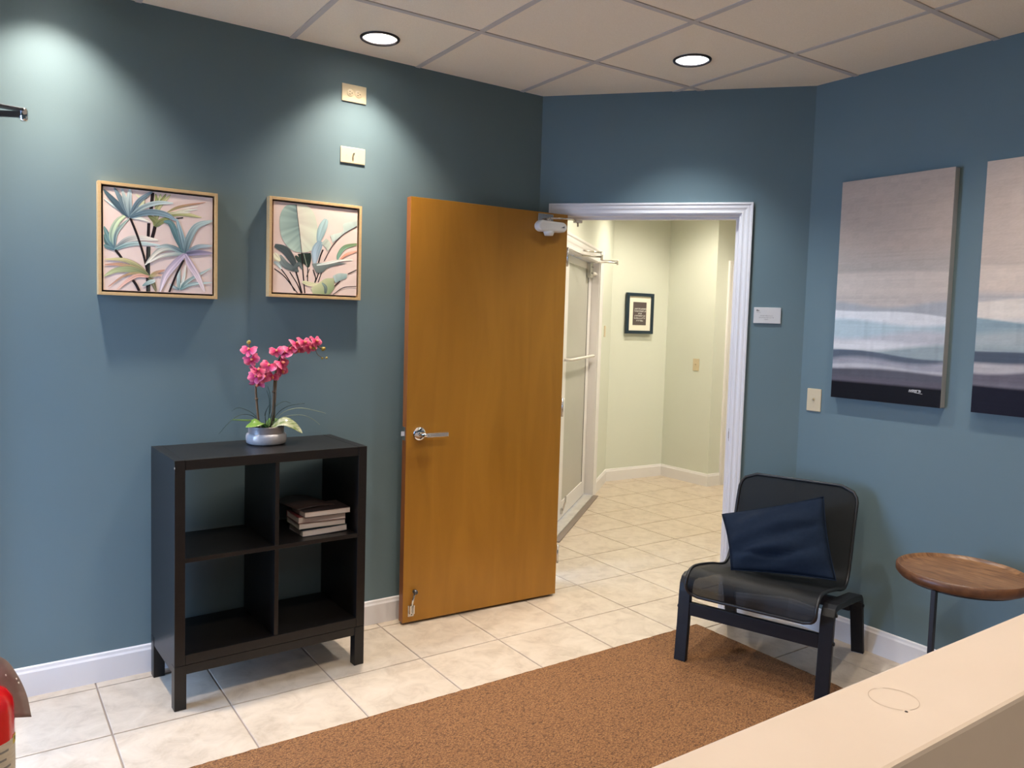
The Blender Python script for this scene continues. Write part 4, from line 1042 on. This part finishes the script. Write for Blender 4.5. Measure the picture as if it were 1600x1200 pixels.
# ------------------------------------------------------------------ lounge chair
ca = math.radians(-70.5)
ch = thing('lounge_chair', (2.288, -.897, 0), ca, 'low black lounge chair with mesh sling seat beside the doorway', 'chair')   # local y runs to the back
cen = catmull([(-.004, .001), (.010, .16), (.024, .31)], 8) if False else None
def arc(c, r, a0, a1, n): return [(c[0]+r*math.cos(a0+(a1-a0)*k/n), c[1]+r*math.sin(a0+(a1-a0)*k/n)) for k in range(n+1)]
path = [(-.004, .0), (.012, .17), (.022, .315), (.027, .345), (.040, .366), (.062, .374), (.10, .371), (.30, .336), (.485, .303), (.515, .294), (.538, .275), (.550, .248), (.590, .13), (.632, 0)]
def strip(path, t, x0, x1):
    L_, R_ = [], []
    for i, p in enumerate(path):
        a = Vector(path[max(i-1, 0)]); b = Vector(path[min(i+1, len(path)-1)]); d = (b-a).normalized(); n = Vector((-d.y, d.x))
        L_.append(Vector(p)+n*t/2); R_.append(Vector(p)-n*t/2)
    L_[0].y = R_[0].y = 0.0; L_[-1].y = R_[-1].y = 0.0
    m = MB(); k = len(path); vs = []
    for i in range(k): vs += [(x0, L_[i].x, L_[i].y), (x1, L_[i].x, L_[i].y), (x1, R_[i].x, R_[i].y), (x0, R_[i].x, R_[i].y)]
    fs = [(0,1,2,3), (4*k-1, 4*k-2, 4*k-3, 4*k-4)]
    for i in range(k-1):
        for e in range(4): fs.append((4*i+e, 4*i+(e+1) % 4, 4*i+4+(e+1) % 4, 4*i+4+e))
    return m.add(vs, fs)
for s in (-1, 1):
    zoff = .010
    pth = [(y, max(z, 0)) for y, z in path]
    sf = strip(pth, .027, s*.300-.027, s*.300+.027).build('side_frame', M_CHAIRW, ch, bevel=.003)
    # front feet stand on the rug
    for v in sf.data.vertices:
        if v.co.z < .005 and v.co.y < .3: v.co.z = .0098
    for y, zf in ((-.003, .0098), (.631, .0)):
        MB().box(s*.300-.024, s*.300+.024, y-.012, y+.012, zf, zf+.004).build('glide', mat('grey_glide', (.35, .35, .36, 1), .5) if 'grey_glide' not in MATS else MATS['grey_glide'], ch)
    for y, z in ((.018, .243), (.040, .352), (.545, .25)):
        MB().lathe([(0, 0), (.008, 0), (.008, .004), (.005, .006), (0, .006)], 12, (s*.327, y, z), Matrix.Rotation(s*PI/2, 3, 'Y')).build('bolt', M_BLACKMET, ch, True)
MB().box(-.273, .273, .006, .028, .214, .272).build('front_rail', M_CHAIRW, ch, bevel=.002)
MB().box(-.273, .273, .538, .560, .214, .262).build('rear_rail', M_CHAIRW, ch, bevel=.002)
prof = catmull([(0, -.032, .318), (0, -.048, .362), (0, -.036, .402), (0, .010, .427), (0, .10, .420), (0, .25, .390), (0, .36, .362), (0, .430, .356), (0, .475, .388), (0, .502, .455), (0, .528, .55), (0, .556, .65), (0, .600, .770)], 70)
cum = [0]
for i in range(1, 70): cum.append(cum[-1] + (prof[i]-prof[i-1]).length)
tot = cum[-1]
def hw(s):
    r = .075; w = .272; d = min(s, tot-s)
    if s < tot/2: r = .05
    return w if d >= r else w - r + math.sqrt(max(0, r*r-(r-d)**2))
rows = []
for i, p in enumerate(prof):
    h2 = hw(cum[i]); row = []
    a = prof[max(i-1, 0)]; b = prof[min(i+1, 69)]; d = (b-a).normalized(); n = Vector((0, d.z, -d.y))
    for j in range(13):
        s = j/12*2-1
        sag = .010*(1-s*s)*min(1, 4*cum[i]/tot)*min(1, 6*(1-cum[i]/tot))
        row.append(Vector((s*h2, p.y, p.z)) + n*sag)
    rows.append(row)
MB().sheet(rows).build('mesh_sling', M_MESH, ch, True, fix=False)
outline = [rows[i][0] for i in range(70)] + [rows[69][j] for j in range(1, 12)] + [rows[69-i][12] for i in range(70)] + [rows[0][12-j] for j in range(1, 12)]
MB().tube(outline, .0075, 8, closed=True).build('tube_frame', M_BLACKMET, ch, True)

# cushion
cu = thing('throw_cushion', (2.288, -.897, 0), ca, 'crumpled navy blue square cushion leaning on the black chair', 'cushion')
TL_, TR_, BR_, BL_ = Vector((-.274, .352, .602)), Vector((.160, .420, .742)), Vector((.272, .255, .428)), Vector((-.158, .185, .400))
TR_.y = .43
nrm = ((TR_-TL_).cross(BL_-TL_)).normalized()
if nrm.y > 0: nrm = -nrm
N = 30
def cush(sgn):
    rows = []
    for i in range(N+1):
        v = i/N; row = []
        for j in range(N+1):
            u = j/N
            # edges bow inwards between the pointed corners
            uu = u + .10*(u-.5)*-1*math.sin(PI*v)*.45; vv = v + .10*(v-.5)*-1*math.sin(PI*u)*.45
            p = TL_*(1-uu)*(1-vv) + TR_*uu*(1-vv) + BR_*uu*vv + BL_*(1-uu)*vv
            e = (math.sin(PI*u)*math.sin(PI*v))**.55
            wr = .010*math.sin(14*v+6*u+2*math.sin(5*u)) + .007*math.sin(22*(u*.4+v)+1.3) - .026*math.exp(-((v-.70+.25*u-.22*math.sin(2.6*u))/.035)**2)*math.exp(-((u-.42)/.33)**2) - .022*math.exp(-((v-.36-.25*(1-u))/.03)**2)*math.exp(-((u-.86)/.13)**2)
            row.append(p + nrm*sgn*(.062*e + (wr*e if sgn > 0 else 0)))
        rows.append(row)
    return rows
cm = MB(); A_ = cush(1); B_ = cush(-1)
cm.sheet(A_); cm.sheet(B_, flip=True)
co = cm.build('cushion_cover', M_NAVY, cu, True, fix=False)
bm = bmesh.new(); bm.from_mesh(co.data); bmesh.ops.remove_doubles(bm, verts=bm.verts, dist=.0008); bmesh.ops.recalc_face_normals(bm, faces=bm.faces)
for f_ in bm.faces: f_.smooth = True
bm.to_mesh(co.data); bm.free()
seam = [A_[0][j] for j in range(N+1)] + [A_[i][N] for i in range(1, N+1)] + [A_[N][N-j] for j in range(1, N+1)] + [A_[N-i][0] for i in range(1, N)]
MB().tube(seam, .0022, 6, closed=True).build('seam', M_NAVY, cu, True)

# ------------------------------------------------------------------ side table
TC = (2.678, -1.543)
tb = thing('side_table', (TC[0], TC[1], 0), 0, 'round wooden tray side table on a thin black post by the right wall', 'side table')
R = .225; zt = .600
MB().lathe([(0, zt-.014), (R-.022, zt-.014), (R-.014, zt-.010), (R-.010, zt-.001), (R-.006, zt)], 64).build('tray_top', M_ACACIA, tb, True)
MB().lathe([(R-.006, zt), (R, zt-.004), (R, zt-.026), (R-.012, zt-.040), (R-.03, zt-.044), (0, zt-.044)], 64).build('tray_rim', M_ACRIM, tb, True)
MB().lathe([(0, zt-.044), (R-.035, zt-.044), (R-.035, zt-.052), (0, zt-.052)], 48).build('metal_plate', M_BLACKMET, tb)
MB().box(-.207, -.189, -.009, .009, .020, zt-.044).build('post', M_BLACKMET, tb, bevel=.002)
MB().lathe([(0, .0105), (.20, .0105), (.20, .018), (.195, .020), (0, .020)], 48, (-.01, 0, 0)).build('base', M_BLACKMET, tb)

# ------------------------------------------------------------------ reception counter
rc = thing('reception_counter', (1.2, -2.43, 0), 0, 'cream reception counter ledge in the lower right foreground', 'counter')
CX0, CX1 = -.20, XR-.016
MB().box(CX0-1.2, CX1-1.2, -.073, .072, .78, 1.0).build('ledge', M_CREAM, rc, bevel=.006)
MB().box(CX0-1.19, CX1-1.2, -.066, .065, 0.0, .78).build('panel', M_CREAM, rc, bevel=.002)
st = MB()
for k in range(64):
    a0 = 2*PI*k/64; a1 = 2*PI*(k+1)/64
    if 9 < k < 13 or 40 < k < 44: continue
    p = lambda a, r: (-.592 + r*math.cos(a)*1.0, .015 + r*.98*math.sin(a), .0)
    z0 = 1.0003
    q = [p(a0, .0305), p(a1, .0305), p(a1, .0315), p(a0, .0315)]
    st.add([(x, y, z0) for x, y, z in q], [(0, 1, 2, 3)])
st.build('ring_stain', mat('faint_ring_stain', (.40, .315, .235, 1), .6), rc, fix=False)
MB().lathe([(0, 0), (.0022, 0), (.0018, .0006), (0, .0006)], 8, (-.612, -.013, 1.0)).build('speck', M_DARKREC, rc)

# ------------------------------------------------------------------ fire extinguisher
fx = thing('fire_extinguisher', (-.374, -.549, 0), 0, 'red fire extinguisher with an inspection tag at the lower left edge', 'fire extinguisher')
M_RED = mat('red_enamel', (.55, .008, .012, 1), .22, **{'Coat Weight': .6})
r0 = .066
MB().lathe([(0, 0), (r0-.004, 0), (r0, .006), (r0, .43), (r0-.004, .452), (r0-.018, .474), (r0-.036, .487), (.020, .492), (.018, .500), (0, .5)], 48).build('cylinder', M_RED, fx, True)
MB().lathe([(0, .498), (.019, .498), (.019, .53), (.012, .54), (0, .54)], 20).build('valve', M_METAL, fx, True)
MB().box(-.13, -.005, -.010, .010, .535, .548).build('lower_handle', M_DARKMET, fx, bevel=.002)
MB().box(-.14, -.03, -.010, .010, .562, .572, Matrix.Rotation(.08, 4, 'Y')).build('upper_lever', M_DARKMET, fx, bevel=.002)
MB().tube([(0, -.019, .515), (-.03, -.06, .51), (-.062, -.055, .44), (-.066, -.045, .25)], .008, 10).build('hose', M_BLACKMET, fx, True)
M_LABEL = mat('cream_label', (.55, .48, .36, 1), .5, noise=(40, (.47, .40, .30, 1), 2, (1,1,6)))
def wrap(a0, a1, zlo, zhi, r, m, nm, par=fx, slope=0.0):
    rows = []
    for k in range(17):
        a = a0+(a1-a0)*k/16; rows.append([(r*math.cos(a), r*math.sin(a), zlo), (r*math.cos(a), r*math.sin(a), zhi + slope*k/16)])
    return MB().sheet(rows).build(nm, m, par, True)
lb = wrap(math.radians(-170), math.radians(5), .10, .350, r0+.0005, M_LABEL, 'label', slope=-.0)
wrap(math.radians(-26), math.radians(-6), .332, .356, r0+.001, mat('yellow_sticker', (.55, .42, .02, 1), .5), 'yellow_mark', lb)
wrap(math.radians(-19), math.radians(-13), .339, .350, r0+.0015, M_SLOT, 'mark_symbol', lb)
wl = MB()
for k in range(9):
    zz = .325-k*.022
    for q in range(2):
        rows = [[((r0+.001)*math.cos(a), (r0+.001)*math.sin(a), zz), ((r0+.001)*math.cos(a), (r0+.001)*math.sin(a), zz+.006)] for a in [math.radians(-120+q*48+i*6) for i in range(7-(k+q) % 3)]]
        wl.sheet(rows)
wl.build('printed_lines', M_INK, lb)
M_TAG = mat('brown_card_tag', (.26, .19, .165, 1), .6, noise=(20, (.33, .25, .22, 1), 3, (1,1,1)))
tp = catmull([(-.01, .055, .562), (.045, .053, .536), (.076, .050, .482), (.096, .046, .424), (.106, .042, .362)], 20)
rows = [[p + Vector((-.075, .014, .010))*k for k in (0, .25, .5, .75, 1)] for p in tp]
tg = MB().sheet(rows).build('inspection_tag', M_TAG, fx, True, solid=.0012)
for i, j in ((9, 1), (10, 0), (11, 0), (16, 2)):
    p = Vector(rows[i][j]) + Vector((-.006, -.004, 0))
    MB().lathe([(0, -.0012), (.0028, -.0012), (.0028, .0012), (0, .0012)], 10, p, Matrix.Rotation(PI/2-.3, 3, 'Y')).build('punch_hole', mat('white_punch_hole', (.85, .82, .78, 1), .7) if 'white_punch_hole' not in MATS else MATS['white_punch_hole'], tg)
